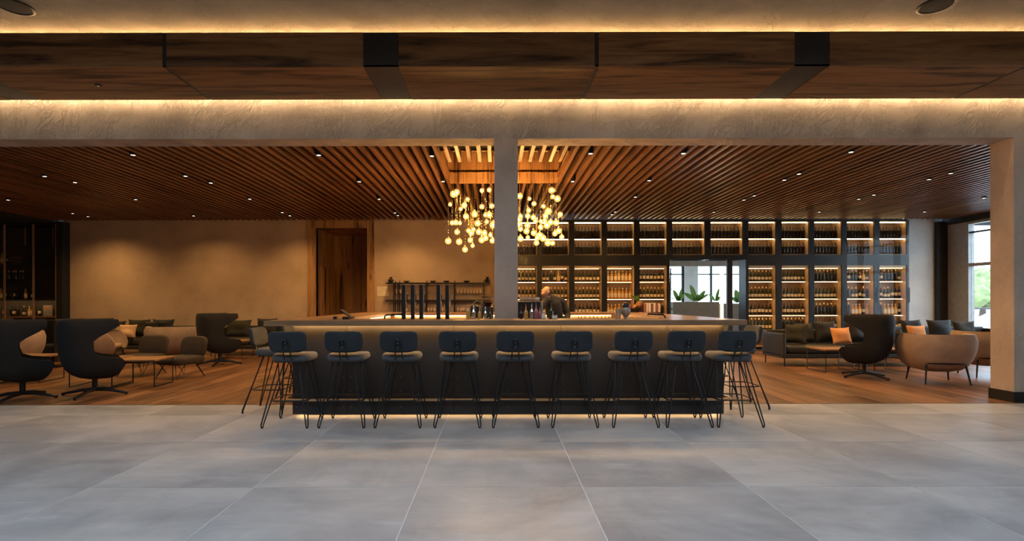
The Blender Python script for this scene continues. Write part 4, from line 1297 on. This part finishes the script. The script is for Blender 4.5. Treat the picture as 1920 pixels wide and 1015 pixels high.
for (zx, zy) in zl_:
    px, py = 800 + zx / 4.229, 260 + zy / 4.229
    d = rn.uniform(8.42, 9.40)
    v = at(px, py, d) - Vector(ch.location)
    v.x = max(-0.83, min(0.98, v.x)) if d > 9.63 else v.x
    b = link('bulb', bme, ch, v)
    s = rn.uniform(0.75, 1.2)
    b.scale = (s, s, s)
    link('socket', cme, b, (0, 0, 0)); link('bulb_halo', gme, b, (0, 0, 0))
    bm = B(); tube(bm, [(0, 0, 0.06), (0, 0, -v.z - 0.03)], 0.0028, 4)
    n_ = 5
    for k in range(n_):
        bmesh.ops.create_icosphere(bm, subdivisions=1, radius=0.008, matrix=Matrix.Translation((0, 0, 0.12 + 0.05 * k + rn.uniform(0, 0.02))))
    obj('cord', bm, M_brass, ch, loc=v)

# ------------------------------------------------------------------ downlights
dl = [(254,288),(89.5,328),(134,339.5),(353,328),(389,341),(250,372),(20,372.5),(466,371.5),(141,398),(170,404),(364,403),(604,289),(819.5,291),(669,339),(828,339),(712,372),(531,397),(546,403),(746,398),(751.5,403),
(1108.5,287),(1280.5,287),(1081,339.5),(1222.5,338),(1187.5,369),(1157,397),(1151.5,402),(1409,367),(1392,375),(1340,398),(1589.5,285),(1499,326),(1474.5,337.5),(1779,325.5),(1740,337),(1643.5,366),(1615,374),(1534,398),(1738.5,398),(1848,372)]
slatx.sort()
pos = []
for px, py in dl:
    p = on(px, py, ZS - 0.01)
    g = min([(a + b) / 2 for a, b in zip(slatx, slatx[1:]) if b - a < 0.2], key=lambda q: abs(q - p.x))
    pos.append([g, min(p.y, DW - 0.2), py])
rowsY = [(284, 292), (325, 330), (336, 342), (365, 373), (373.5, 378), (396, 399), (401, 405)]
rown = ['nearest', 'second', 'third', 'fourth', 'fifth', 'sixth', 'rearmost']
bm = B(); lathe(bm, [(0, 0.0), (0.030, 0.0), (0.036, -0.008), (0.040, -0.004), (0.040, 0.18), (0, 0.18)], (0, 0, 0), 16)
hm = bpy.data.meshes.new('housing'); bmesh.ops.recalc_face_normals(bm, faces=bm.faces[:]); bm.to_mesh(hm); bm.free(); hm.materials.append(M_black)
bm = B(); lathe(bm, [(0, -0.004), (0.029, -0.004), (0.029, -0.001), (0, -0.001)], (0, 0, 0), 16)
lm = bpy.data.meshes.new('lens'); bmesh.ops.recalc_face_normals(bm, faces=bm.faces[:]); bm.to_mesh(lm); bm.free(); lm.materials.append(M_lens)
sl = bpy.data.lights.new('spot', 'SPOT')
sl.energy, sl.color, sl.spot_size, sl.spot_blend, sl.shadow_soft_size = SPOT, WARM, math.radians(142), 1.0, 0.03
for ri, (ya, yb) in enumerate(rowsY):
    row = sorted([q for q in pos if ya <= q[2] <= yb])
    for i, (x, y, _) in enumerate(row):
        t = thing('downlight', 'small glowing downlight between slats, %s from left in the %s row' % (ORD[i], rown[ri]), 'downlight', (x, y, ZS - 0.02), 0, 'downlights in the slatted ceiling')
        link('housing', hm, t); link('lens', lm, t)
        s_ = bpy.data.objects.new('spot', sl); C.objects.link(s_); s_.parent = t; s_.location = (0, 0, -0.03)

# ------------------------------------------------------------------ shelf on the back wall behind the bar
sx0, sx1 = X_(725, 13.95), X_(920, 13.95)
sh = thing('wall_shelf', 'black metal two-tier wall shelf behind the beer taps', 'shelf', ((sx0 + sx1) / 2, 14.0, 0))
ox = -(sx0 + sx1) / 2
zs_ = [Z_(530, 13.95), Z_(562, 13.95), Z_(589, 13.95)]
for i, z in enumerate(zs_):
    obj('shelf_board', bx(sx0 + ox, sx1 + ox, -0.16, 0.16, z - 0.035, z, 0.003), M_black, sh)
zg = Z_(550, 13.95)
obj('glass_shelf', bx(X_(740, 13.95) + ox, sx1 + ox - 0.1, -0.1, 0.14, zg - 0.01, zg), M_clear, sh)
for px in (739, 747, 799, 852, 907):
    x = X_(px, 13.95) + ox
    obj('upright', bx(x - 0.012, x + 0.012, -0.14, -0.12, 0.0, zs_[0] - 0.035), M_black, sh)
    obj('upright', bx(x - 0.012, x + 0.012, 0.12, 0.14, 0.0, zs_[0] + 0.06), M_black, sh)
def lobj(name, prof, m, loc, lab, cat, group=None, seg=14):
    bm = B(); lathe(bm, prof, (0, 0, 0), seg)
    o = obj(name, bm, m, None, True, loc=loc)
    o.location.z += 0.001
    return tag(o, lab, cat, group)
vase = [(0, 0), (0.05, 0), (0.075, 0.04), (0.072, 0.08), (0.03, 0.115), (0.028, 0.125), (0.052, 0.15), (0.045, 0.15), (0.02, 0.125), (0, 0.12)]
lobj('vase', vase, M_blackcer, (X_(733, 13.95), 13.95, zs_[0]), 'small black vase at the left end of the wall shelf', 'vase', 'black vases')
lobj('vase', vase, M_blackcer, (X_(914, 13.95), 13.95, zs_[0]), 'small black vase at the right end of the wall shelf', 'vase', 'black vases')
bowl = [(0, 0), (0.05, 0), (0.09, 0.045), (0.085, 0.045), (0.045, 0.012), (0, 0.012)]
for px, m, lab in ((762, M_chrome, 'shiny bowl on the wall shelf nearest the left vase'), (812, M_chrome, 'shiny bowl in the middle of the wall shelf'), (837, M_blackcer, 'black bowl in the middle of the wall shelf'), (875, M_blackcer, 'black bowl near the right end of the wall shelf')):
    lobj('bowl', bowl, m, (X_(px, 13.95), 13.95, zs_[0]), lab, 'bowl', 'bowls on the wall shelf')
tumbler = [(0, 0), (0.026, 0), (0.034, 0.10), (0.031, 0.10), (0.023, 0.012), (0, 0.012)]
goblet = [(0, 0), (0.03, 0), (0.028, 0.006), (0.006, 0.012), (0.006, 0.06), (0.03, 0.09), (0.034, 0.13), (0.03, 0.17), (0.028, 0.17), (0.031, 0.13), (0.0, 0.075)]
tm = bpy.data.meshes.new('tumbler'); bm = B(); lathe(bm, tumbler, (0, 0, 0), 10); bm.to_mesh(tm); bm.free(); tm.materials.append(plain('amber_tumbler', (0.75, 0.52, 0.28), 0.15))
gm = bpy.data.meshes.new('goblet'); bm = B(); lathe(bm, goblet, (0, 0, 0), 10); bm.to_mesh(gm); bm.free(); gm.materials.append(plain('pale_glass', (0.70, 0.52, 0.32), 0.12))
for i, px in enumerate((757, 762, 803, 808.5, 814, 830, 835, 858, 864, 869, 874.5, 880)):
    tag(link('goblet', gm, None, (X_(px, 13.95), 13.95, zs_[2])), '%s goblet from left on the bottom board of the wall shelf' % ORD[i], 'glass', 'glasses on the wall shelf')
for i, px in enumerate((744, 751, 757, 858, 865, 871, 877, 883, 889, 894, 900)):
    tag(link('tumbler', tm, None, (X_(px, 13.98), 13.98, zg)), '%s small tumbler from left on the glass shelf' % ORD[i], 'glass', 'glasses on the wall shelf')
o = obj('notice_sheet', bx(-0.16, 0.16, -0.006, 0, -0.13, 0.13), M_paper, None, loc=(X_(718, DB), DB, Z_(546, DB)))
tag(o, 'pale paper notice on the wall right of the door niche', 'notice')

# ------------------------------------------------------------------ things on the bar
TD = 6.40
def tap(px, i):
    t = thing('beer_tap', 'tall black beer tap post with chrome handle, %s from left' % ORD[i], 'tap', (X_(px, TD), TD, ZT), 0, 'beer tap posts on the bar')
    h = Z_(534, TD) - ZT
    obj('post', bx(-0.023, 0.023, -0.02, 0.02, 0, h, 0.004), M_black, t)
    obj('side_strip', bx(0.0235, 0.028, -0.012, 0.012, 0.02, h - 0.01), M_chrome, t)
    bm = B(); lathe(bm, [(0, 0), (0.03, 0), (0.03, 0.008), (0, 0.010)], (0, 0, 0), 16); obj('base_plate', bm, M_black, t)
    bm = B(); tube(bm, [(0.02, 0.0, 0.20), (0.036, 0.03, 0.20), (0.036, 0.04, 0.15)], 0.006, 6); sp = obj('spout', bm, M_chrome, t)
    bm = B(); tube(bm, [(0.036, 0.03, 0.20), (0.036, 0.03, 0.30)], 0.006, 6, 0.009); obj('handle', bm, M_chrome, t)
for i, px in enumerate((757, 774, 790, 822, 838.5)): tap(px, i)
spout_bottle = [(0, 0), (0.036, 0.002), (0.036, 0.11), (0.03, 0.13), (0.013, 0.16), (0.012, 0.19), (0.014, 0.195), (0.005, 0.205), (0.004, 0.25), (0, 0.25)]
pour = [(878, M_bottlegold, 'amber', 0.82), (888, M_chrome, 'silver', 0.72), (899, M_bottlegold, 'golden', 0.62), (910, M_chrome, 'steel', 0.62), (919, M_bottlegreen, 'green', 0.55),
        (977, M_bottle, 'dark', 0.6), (986, M_bottlegold, 'amber', 0.72), (997, M_chrome, 'silver', 0.75), (1005, M_pink, 'pinkish', 0.8), (1012, M_pink, 'small pink', 0.6), (1033, M_bottlegreen, 'olive', 0.82)]
for i, (px, m, c, s) in enumerate(pour):
    o = lobj('bar_bottle', spout_bottle, m, (X_(px, 6.36), 6.36, ZT), '%s bottle with pourer on the bar, %s %s the column' % (c, ORD[i if i < 5 else i - 5], 'from left before' if i < 5 else 'right of'), 'bottle', 'pourer bottles on the bar', 10)
    o.scale = (s, s, s)
for px, w_, h_, lab in ((1019, 0.055, 0.075, 'small framed card on the bar in front of the bartender'), (1040, 0.07, 0.05, 'low pale card holder right of the olive bottle')):
    o = obj('card_stand', bx(-w_ / 2, w_ / 2, -0.006, 0.006, 0, h_), M_planter, None, loc=(X_(px, 6.30), 6.30, ZT)); tag(o, lab, 'card stand')
    obj('card', bx(-w_ / 2 + 0.006, w_ / 2 - 0.006, -0.008, -0.006, 0.008, h_ - 0.008), M_paper, o)
# tablet terminal
t = thing('payment_terminal', 'dark tablet terminal tilted on the left of the bar', 'terminal', (X_(648, 6.38), 6.38, ZT))
M = Matrix.Translation((0.02, 0, 0.065)) @ Matrix.Rotation(0.6, 4, 'Y')
obj('tablet', bx(-0.09, 0.09, -0.07, 0.07, -0.006, 0.006, M=M), M_black, t)
obj('foot', bx(-0.03, 0.05, -0.04, 0.04, 0.001, 0.03), M_black, t)
o = obj('card_reader', bx(-0.02, 0.02, -0.035, 0.035, 0, 0.035, 0.005), M_black, None, loc=(X_(629, 6.38), 6.38, ZT)); tag(o, 'small black card reader left of the tablet terminal', 'card reader')
obj('keypad', bx(-0.014, 0.014, -0.03, 0.01, 0.035, 0.038), M_planter, o)
def faucet(px, d, zb, flip, lab):
    t = thing('faucet', lab, 'faucet', (X_(px, d), d, zb), 0, 'black bar faucets')
    bm = B(); tube(bm, [(0, 0, 0), (0, 0, 0.20), (flip * 0.02, 0, 0.225), (flip * 0.22, 0, 0.235), (flip * 0.225, 0, 0.215)], 0.012, 8); obj('spout', bm, M_black, t, True)
    bm = B(); lathe(bm, [(0, 0), (0.03, 0), (0.03, 0.012), (0, 0.015)], (0, 0, 0), 12); b = obj('base', bm, M_black, t)
    bm = B(); tube(bm, [(0, 0, 0.06), (0, -0.06, 0.085)], 0.007, 6); obj('lever', bm, M_black, t)
zw = 0.95
wk = obj('work_surface', bx(-1.95, 2.21, 6.63, 6.84, 0.90, zw), M_black); tag(wk, 'black steel work surface inside the bar front', 'worktop')
obj('support', bx(-1.9, 2.15, 6.66, 6.80, 0, 0.90), M_black, wk)
faucet(721, 6.75, zw, 1, 'black arched faucet left of the beer taps')
faucet(1247, 6.75, zw, -1, 'black arched faucet at the right end of the bar')
# espresso machine on the back counter, grinder, cups
zc_ = ZT
ed = 7.6
t = thing('coffee_station', 'black steel counter unit behind the column', 'counter', (X_(972, ed), ed, 0))
obj('body', bx(-0.62, 0.36, -0.25, 0.25, 0, 1.0, 0.01), M_black, t)
obj('top', bx(-0.64, 0.38, -0.27, 0.27, 1.0, 1.03, 0.004), M_plate, t)
t = thing('espresso_machine', 'black espresso machine right of the column with cups on top', 'coffee machine', (X_(985, ed), ed, 1.03))
ht = Z_(565, ed) - 1.03
obj('body', bx(-0.26, 0.21, -0.2, 0.22, 0, ht, 0.02), M_black, t)
obj('drip_tray', bx(-0.24, 0.19, -0.27, -0.2, 0, 0.05), M_chrome, t)
bm = B(); tube(bm, [(-0.25, -0.19, ht + 0.012), (0.17, -0.19, ht + 0.012), (0.225, -0.19, ht - 0.02), (0.235, -0.19, 0.12)], 0.006, 6); obj('rail', bm, M_chrome, t, True)
for s in (-0.1, 0.08):
    bm = B(); tube(bm, [(s, -0.2, 0.15), (s, -0.30, 0.14)], 0.012, 8); obj('portafilter', bm, M_black, t)
cup = [(0, 0), (0.022, 0), (0.036, 0.025), (0.04, 0.055), (0.037, 0.055), (0.03, 0.02), (0, 0.008)]
for i, px in enumerate((978, 984, 990, 996, 1002, 1007)):
    o = lobj('cup', cup, M_ceramic, (X_(px, ed) , ed - 0.08 + 0.1 * (i % 2), 1.03 + ht), 'white cup on the espresso machine, %s from left' % ORD[i], 'cup', 'cups on the espresso machine', 12)
t = thing('coffee_grinder', 'black coffee grinder with clear hopper left of the column', 'coffee grinder', (X_(914, ed), ed, 1.03))
bm = B(); sslab(bm, 0.085, 0.10, 0, 0.25, 4, 0.02, 20); obj('body', bm, M_black, t, True)
hz = 0.25
bm = B(); lathe(bm, [(0.05, hz), (0.085, hz + 0.06), (0.085, hz + 0.13), (0, hz + 0.13)], (0, 0, 0), 16); obj('hopper', bm, M_clear, t, True)
bm = B(); lathe(bm, [(0, hz), (0.048, hz), (0.078, hz + 0.055), (0.0, hz + 0.065)], (0, 0, 0), 16); obj('coffee_beans', bm, M_foildark, t, True)
bm = B(); lathe(bm, [(0, hz + 0.131), (0.09, hz + 0.131), (0.09, hz + 0.142), (0, hz + 0.145)], (0, 0, 0), 16); obj('lid', bm, M_black, t, True)
t = thing('kettle_machine', 'rounded black brewing machine beside the coffee grinder', 'coffee machine', (X_(891, ed), ed + 0.15, 1.031))
bm = B(); lathe(bm, [(0, 0), (0.09, 0), (0.105, 0.06), (0.10, 0.16), (0.07, 0.25), (0, 0.28)], (0, 0, 0), 18); obj('body', bm, M_black, t, True)
bm = B(); tube(bm, [(0.06, 0, 0.26), (0.10, 0, 0.30), (0.02, 0, 0.335), (-0.05, 0, 0.27)], 0.008, 6); obj('handle', bm, M_bronze, t, True)
# back counter: fruit bowl, ice jar, row of menus
bd = 10.05
t = thing('fruit_bowl', 'dark bowl of fruit with a pineapple on the back counter', 'bowl', (X_(1190, bd), bd, ZT))
bm = B(); lathe(bm, [(0, 0), (0.08, 0), (0.14, 0.075), (0.13, 0.075), (0.07, 0.012), (0, 0.012)], (0, 0, 0), 20); obj('dish', bm, M_blackcer, t, True)
bm = B(); sslab(bm, 0.07, 0.07, 0, 0.18, 2, 0.06, 16, lambda p_: Matrix.Rotation(0.5, 3, 'Y') @ p_ + Vector((0.02, 0, 0.06)))
o = obj('pineapple', bm, M_pine, None, True, loc=(X_(1192, bd), bd, ZT)); tag(o, 'brown pineapple lying in the dark fruit bowl', 'pineapple')
for k in range(7):
    a = 2 * PI * k / 7
    bm = B(); leafblade(bm, (0.05, 0, 0.20), (0.02 + 0.09 * math.cos(a) - 0.05, 0.08 * math.sin(a), 0.36), 0.012, 0.02, 5); obj('leaf', bm, M_leaf, o)
for px, m, lab in ((1179, M_red, 'red apple in the fruit bowl'), (1188, M_cushorange, 'orange fruit at the front of the fruit bowl')):
    lobj('fruit', [(0, -0.035), (0.025, -0.03), (0.04, 0), (0.03, 0.03), (0, 0.028)], m, (X_(px, bd), bd - 0.07, ZT + 0.115), lab, 'fruit', None, 12)
for i, (px, m, h) in enumerate(((1207, M_red, 0.17), (1211.5, M_paper, 0.18), (1216, M_ceramic, 0.18), (1220.5, M_red, 0.17), (1225, M_paper, 0.18), (1229.5, M_red, 0.16), (1234, M_paper, 0.16))):
    o = obj('menu_book', bx(-0.02, 0.02, -0.08, 0.08, 0, h, 0.003), m, None, loc=(X_(px, bd), bd, ZT)); tag(o, 'standing menu booklet on the back counter, %s from left' % ORD[i], 'booklet', 'menu booklets on the back counter')
    obj('pages', bx(-0.015, 0.015, -0.078, 0.078, h, h + 0.002), M_paper, o)
t = thing('glass_jar', 'round glass jar with black lid on the right part of the bar', 'jar', (X_(1173, 6.35), 6.35, ZT))
bm = B(); lathe(bm, [(0, 0), (0.025, 0), (0.02, 0.02), (0.055, 0.06), (0.06, 0.11), (0.045, 0.14), (0.0, 0.14)], (0, 0, 0), 16); obj('body', bm, plain('smoky_glass', (0.35, 0.27, 0.2), 0.12), t, True)
bm = B(); lathe(bm, [(0, 0.14), (0.042, 0.14), (0.045, 0.165), (0.02, 0.20), (0, 0.205)], (0, 0, 0), 16); obj('lid', bm, M_black, t, True)
for i, px in enumerate((1156, 1162)):
    lobj('tumbler', [(0, 0), (0.016, 0), (0.02, 0.12), (0, 0.12)], M_chrome, (X_(px, 6.3), 6.3, ZT), 'slim steel cup left of the glass jar, %s from left' % ORD[i], 'cup', 'steel cups on the bar', 10)
for i, px in enumerate((1085, 1090, 1097, 1106, 1113, 1120, 1128, 1135, 1142, 1148)):
    o = thing('bar_tool', 'hanging bar tool inside the lit back counter, %s from left' % ORD[i], 'bar tool', (X_(px, 9.74), 9.74, 1.07), 0, 'bar tools hung inside the bar')
    bm = B(); tube(bm, [(0, 0, 0), (0, 0, -0.09)], 0.008, 6, 0.005); obj('handle', bm, M_black, o)
    bm = B(); lathe(bm, [(0, 0), (0.012, -0.012), (0.012, -0.03), (0, -0.035)], (0, 0, -0.085), 8); obj('head', bm, M_chrome, o)

# ------------------------------------------------------------------ bartender
pt = thing('person', 'bartender in black clothes bending to the left behind the bar', 'person', (1.02, 9.25, 0))
def caps(bm, chain, seg=10):
    """tapered limb through points (x,y,z,r)"""
    pts = [Vector(c[:3]) for c in chain]
    up = None; rings = []
    for i, p_ in enumerate(pts):
        a, b = pts[max(0, i - 1)], pts[min(len(pts) - 1, i + 1)]
        tn = (b - a).normalized()
        if up is None: up = tn.orthogonal().normalized()
        up = (up - tn * up.dot(tn)).normalized()
        s = tn.cross(up)
        rings.append([bm.verts.new(p_ + (up * math.cos(2 * PI * k / seg) + s * math.sin(2 * PI * k / seg)) * chain[i][3]) for k in range(seg)])
    for A, D in zip(rings, rings[1:]):
        for k in range(seg): bm.faces.new((A[k], A[(k + 1) % seg], D[(k + 1) % seg], D[k]))
    bm.faces.new(rings[0]); bm.faces.new(rings[-1])
    for c in (chain[0], chain[-1]):
        bmesh.ops.create_icosphere(bm, subdivisions=2, radius=c[3], matrix=Matrix.Translation(c[:3]))
def ball(bm, c, s, rot=None):
    M = Matrix.Translation(c)
    if rot: M = M @ rot
    bmesh.ops.create_icosphere(bm, subdivisions=3, radius=1.0, matrix=M @ Matrix.Diagonal((*s, 1)))
head = Vector((-0.135, -0.12, 1.515))
HR = Matrix.Rotation(0.5, 4, 'Z') @ Matrix.Rotation(0.45, 4, 'Y')     # face towards -x, looking down
def hp(x, y, z): return head + (HR @ Vector((x, y, z)))
arms = {-1: [(-0.14, -0.14, 1.37, 0.055), (-0.27, -0.26, 1.20, 0.045), (-0.30, -0.42, 1.10, 0.034)], 1: [(0.17, 0.10, 1.34, 0.058), (0.27, 0.06, 1.10, 0.046), (0.20, -0.18, 0.98, 0.034)]}
legs_ = {s: [(0.04 + 0.09 * s, 0.02, 0.93, 0.09), (0.03 + 0.10 * s, -0.01, 0.50, 0.062), (0.03 + 0.11 * s, 0.03, 0.09, 0.042)] for s in (-1, 1)}
bm = B()
ball(bm, head, (0.078, 0.074, 0.105), HR)
ball(bm, hp(-0.03, 0, -0.055), (0.055, 0.052, 0.055), HR)
ball(bm, hp(-0.088, 0, -0.015), (0.018, 0.012, 0.022), HR)
for s in (-1, 1):
    ball(bm, hp(0.01, s * 0.074, -0.005), (0.018, 0.010, 0.03), HR)
    ball(bm, hp(-0.066, s * 0.028, 0.012), (0.014, 0.012, 0.008), HR)
ball(bm, hp(-0.078, 0, -0.055), (0.012, 0.024, 0.006), HR)
caps(bm, [(-0.075, -0.08, 1.40, 0.058), (*hp(0.01, 0, -0.07), 0.052)])
caps(bm, [(0.04, 0.03, 0.96, 0.12), (0.035, 0.02, 1.08, 0.115), (0.01, -0.01, 1.22, 0.125), (-0.03, -0.05, 1.34, 0.11), (-0.06, -0.07, 1.40, 0.06)])
for s in (-1, 1):
    caps(bm, arms[s]); caps(bm, legs_[s])
    lx, ly, lz, _ = legs_[s][2]
    caps(bm, [(lx, ly + 0.03, 0.05, 0.04), (lx, ly - 0.13, 0.035, 0.035)])
    hx, hy, hz_, _ = arms[s][2]
    dv = (Vector(arms[s][2][:3]) - Vector(arms[s][1][:3])).normalized()
    pal = Vector((hx, hy, hz_)) + dv * 0.05
    ball(bm, pal, (0.035, 0.045, 0.02))
    for k in range(4):
        o_ = pal + Vector((-0.027 + 0.018 * k, 0, 0)) + dv * 0.03
        L = (0.055, 0.065, 0.06, 0.048)[k]
        caps(bm, [(*o_, 0.009), (*(o_ + dv * L * 0.6 + Vector((0, 0, -0.006))), 0.008), (*(o_ + dv * L + Vector((0, 0, -0.025))), 0.007)], 6)
    th = pal + Vector((0.03 * -s, 0, 0))
    caps(bm, [(*th, 0.010), (*(th + Vector((-s * 0.025, -0.02, -0.01))), 0.009), (*(th + Vector((-s * 0.03, -0.045, -0.015))), 0.008)], 6)
body = obj('body', bm, M_skin, pt, True)
md = body.modifiers.new('merge', 'REMESH'); md.mode = 'VOXEL'; md.voxel_size = 0.011; md.use_smooth_shade = True
bm = B()
caps(bm, [(0.04, 0.03, 0.88, 0.150), (0.035, 0.02, 1.06, 0.145), (0.01, -0.01, 1.22, 0.152), (-0.02, -0.04, 1.33, 0.135), (-0.055, -0.065, 1.395, 0.078)], 14)
caps(bm, [(-0.14, -0.14, 1.36, 0.075), (0.02, 0.0, 1.36, 0.10), (0.16, 0.09, 1.335, 0.078)], 10)
for s in (-1, 1):
    ch_ = [(a[0], a[1], a[2], a[3] + 0.016) for a in arms[s]]
    caps(bm, ch_)
shirt = obj('shirt', bm, M_cloth, pt, True)
md = shirt.modifiers.new('merge', 'REMESH'); md.mode = 'VOXEL'; md.voxel_size = 0.014; md.use_smooth_shade = True
bm = B()
caps(bm, [(0.04, 0.03, 0.86, 0.14), (0.04, 0.03, 0.97, 0.14)], 14)
for s in (-1, 1): caps(bm, [(a[0], a[1], a[2], a[3] + 0.018) for a in legs_[s]])
tr = obj('trousers', bm, M_cloth2, pt, True)
md = tr.modifiers.new('merge', 'REMESH'); md.mode = 'VOXEL'; md.voxel_size = 0.014; md.use_smooth_shade = True
bm = B(); ball(bm, hp(0.022, 0, 0.012), (0.068, 0.0755, 0.098), HR); obj('hair', bm, M_hair, pt, True)
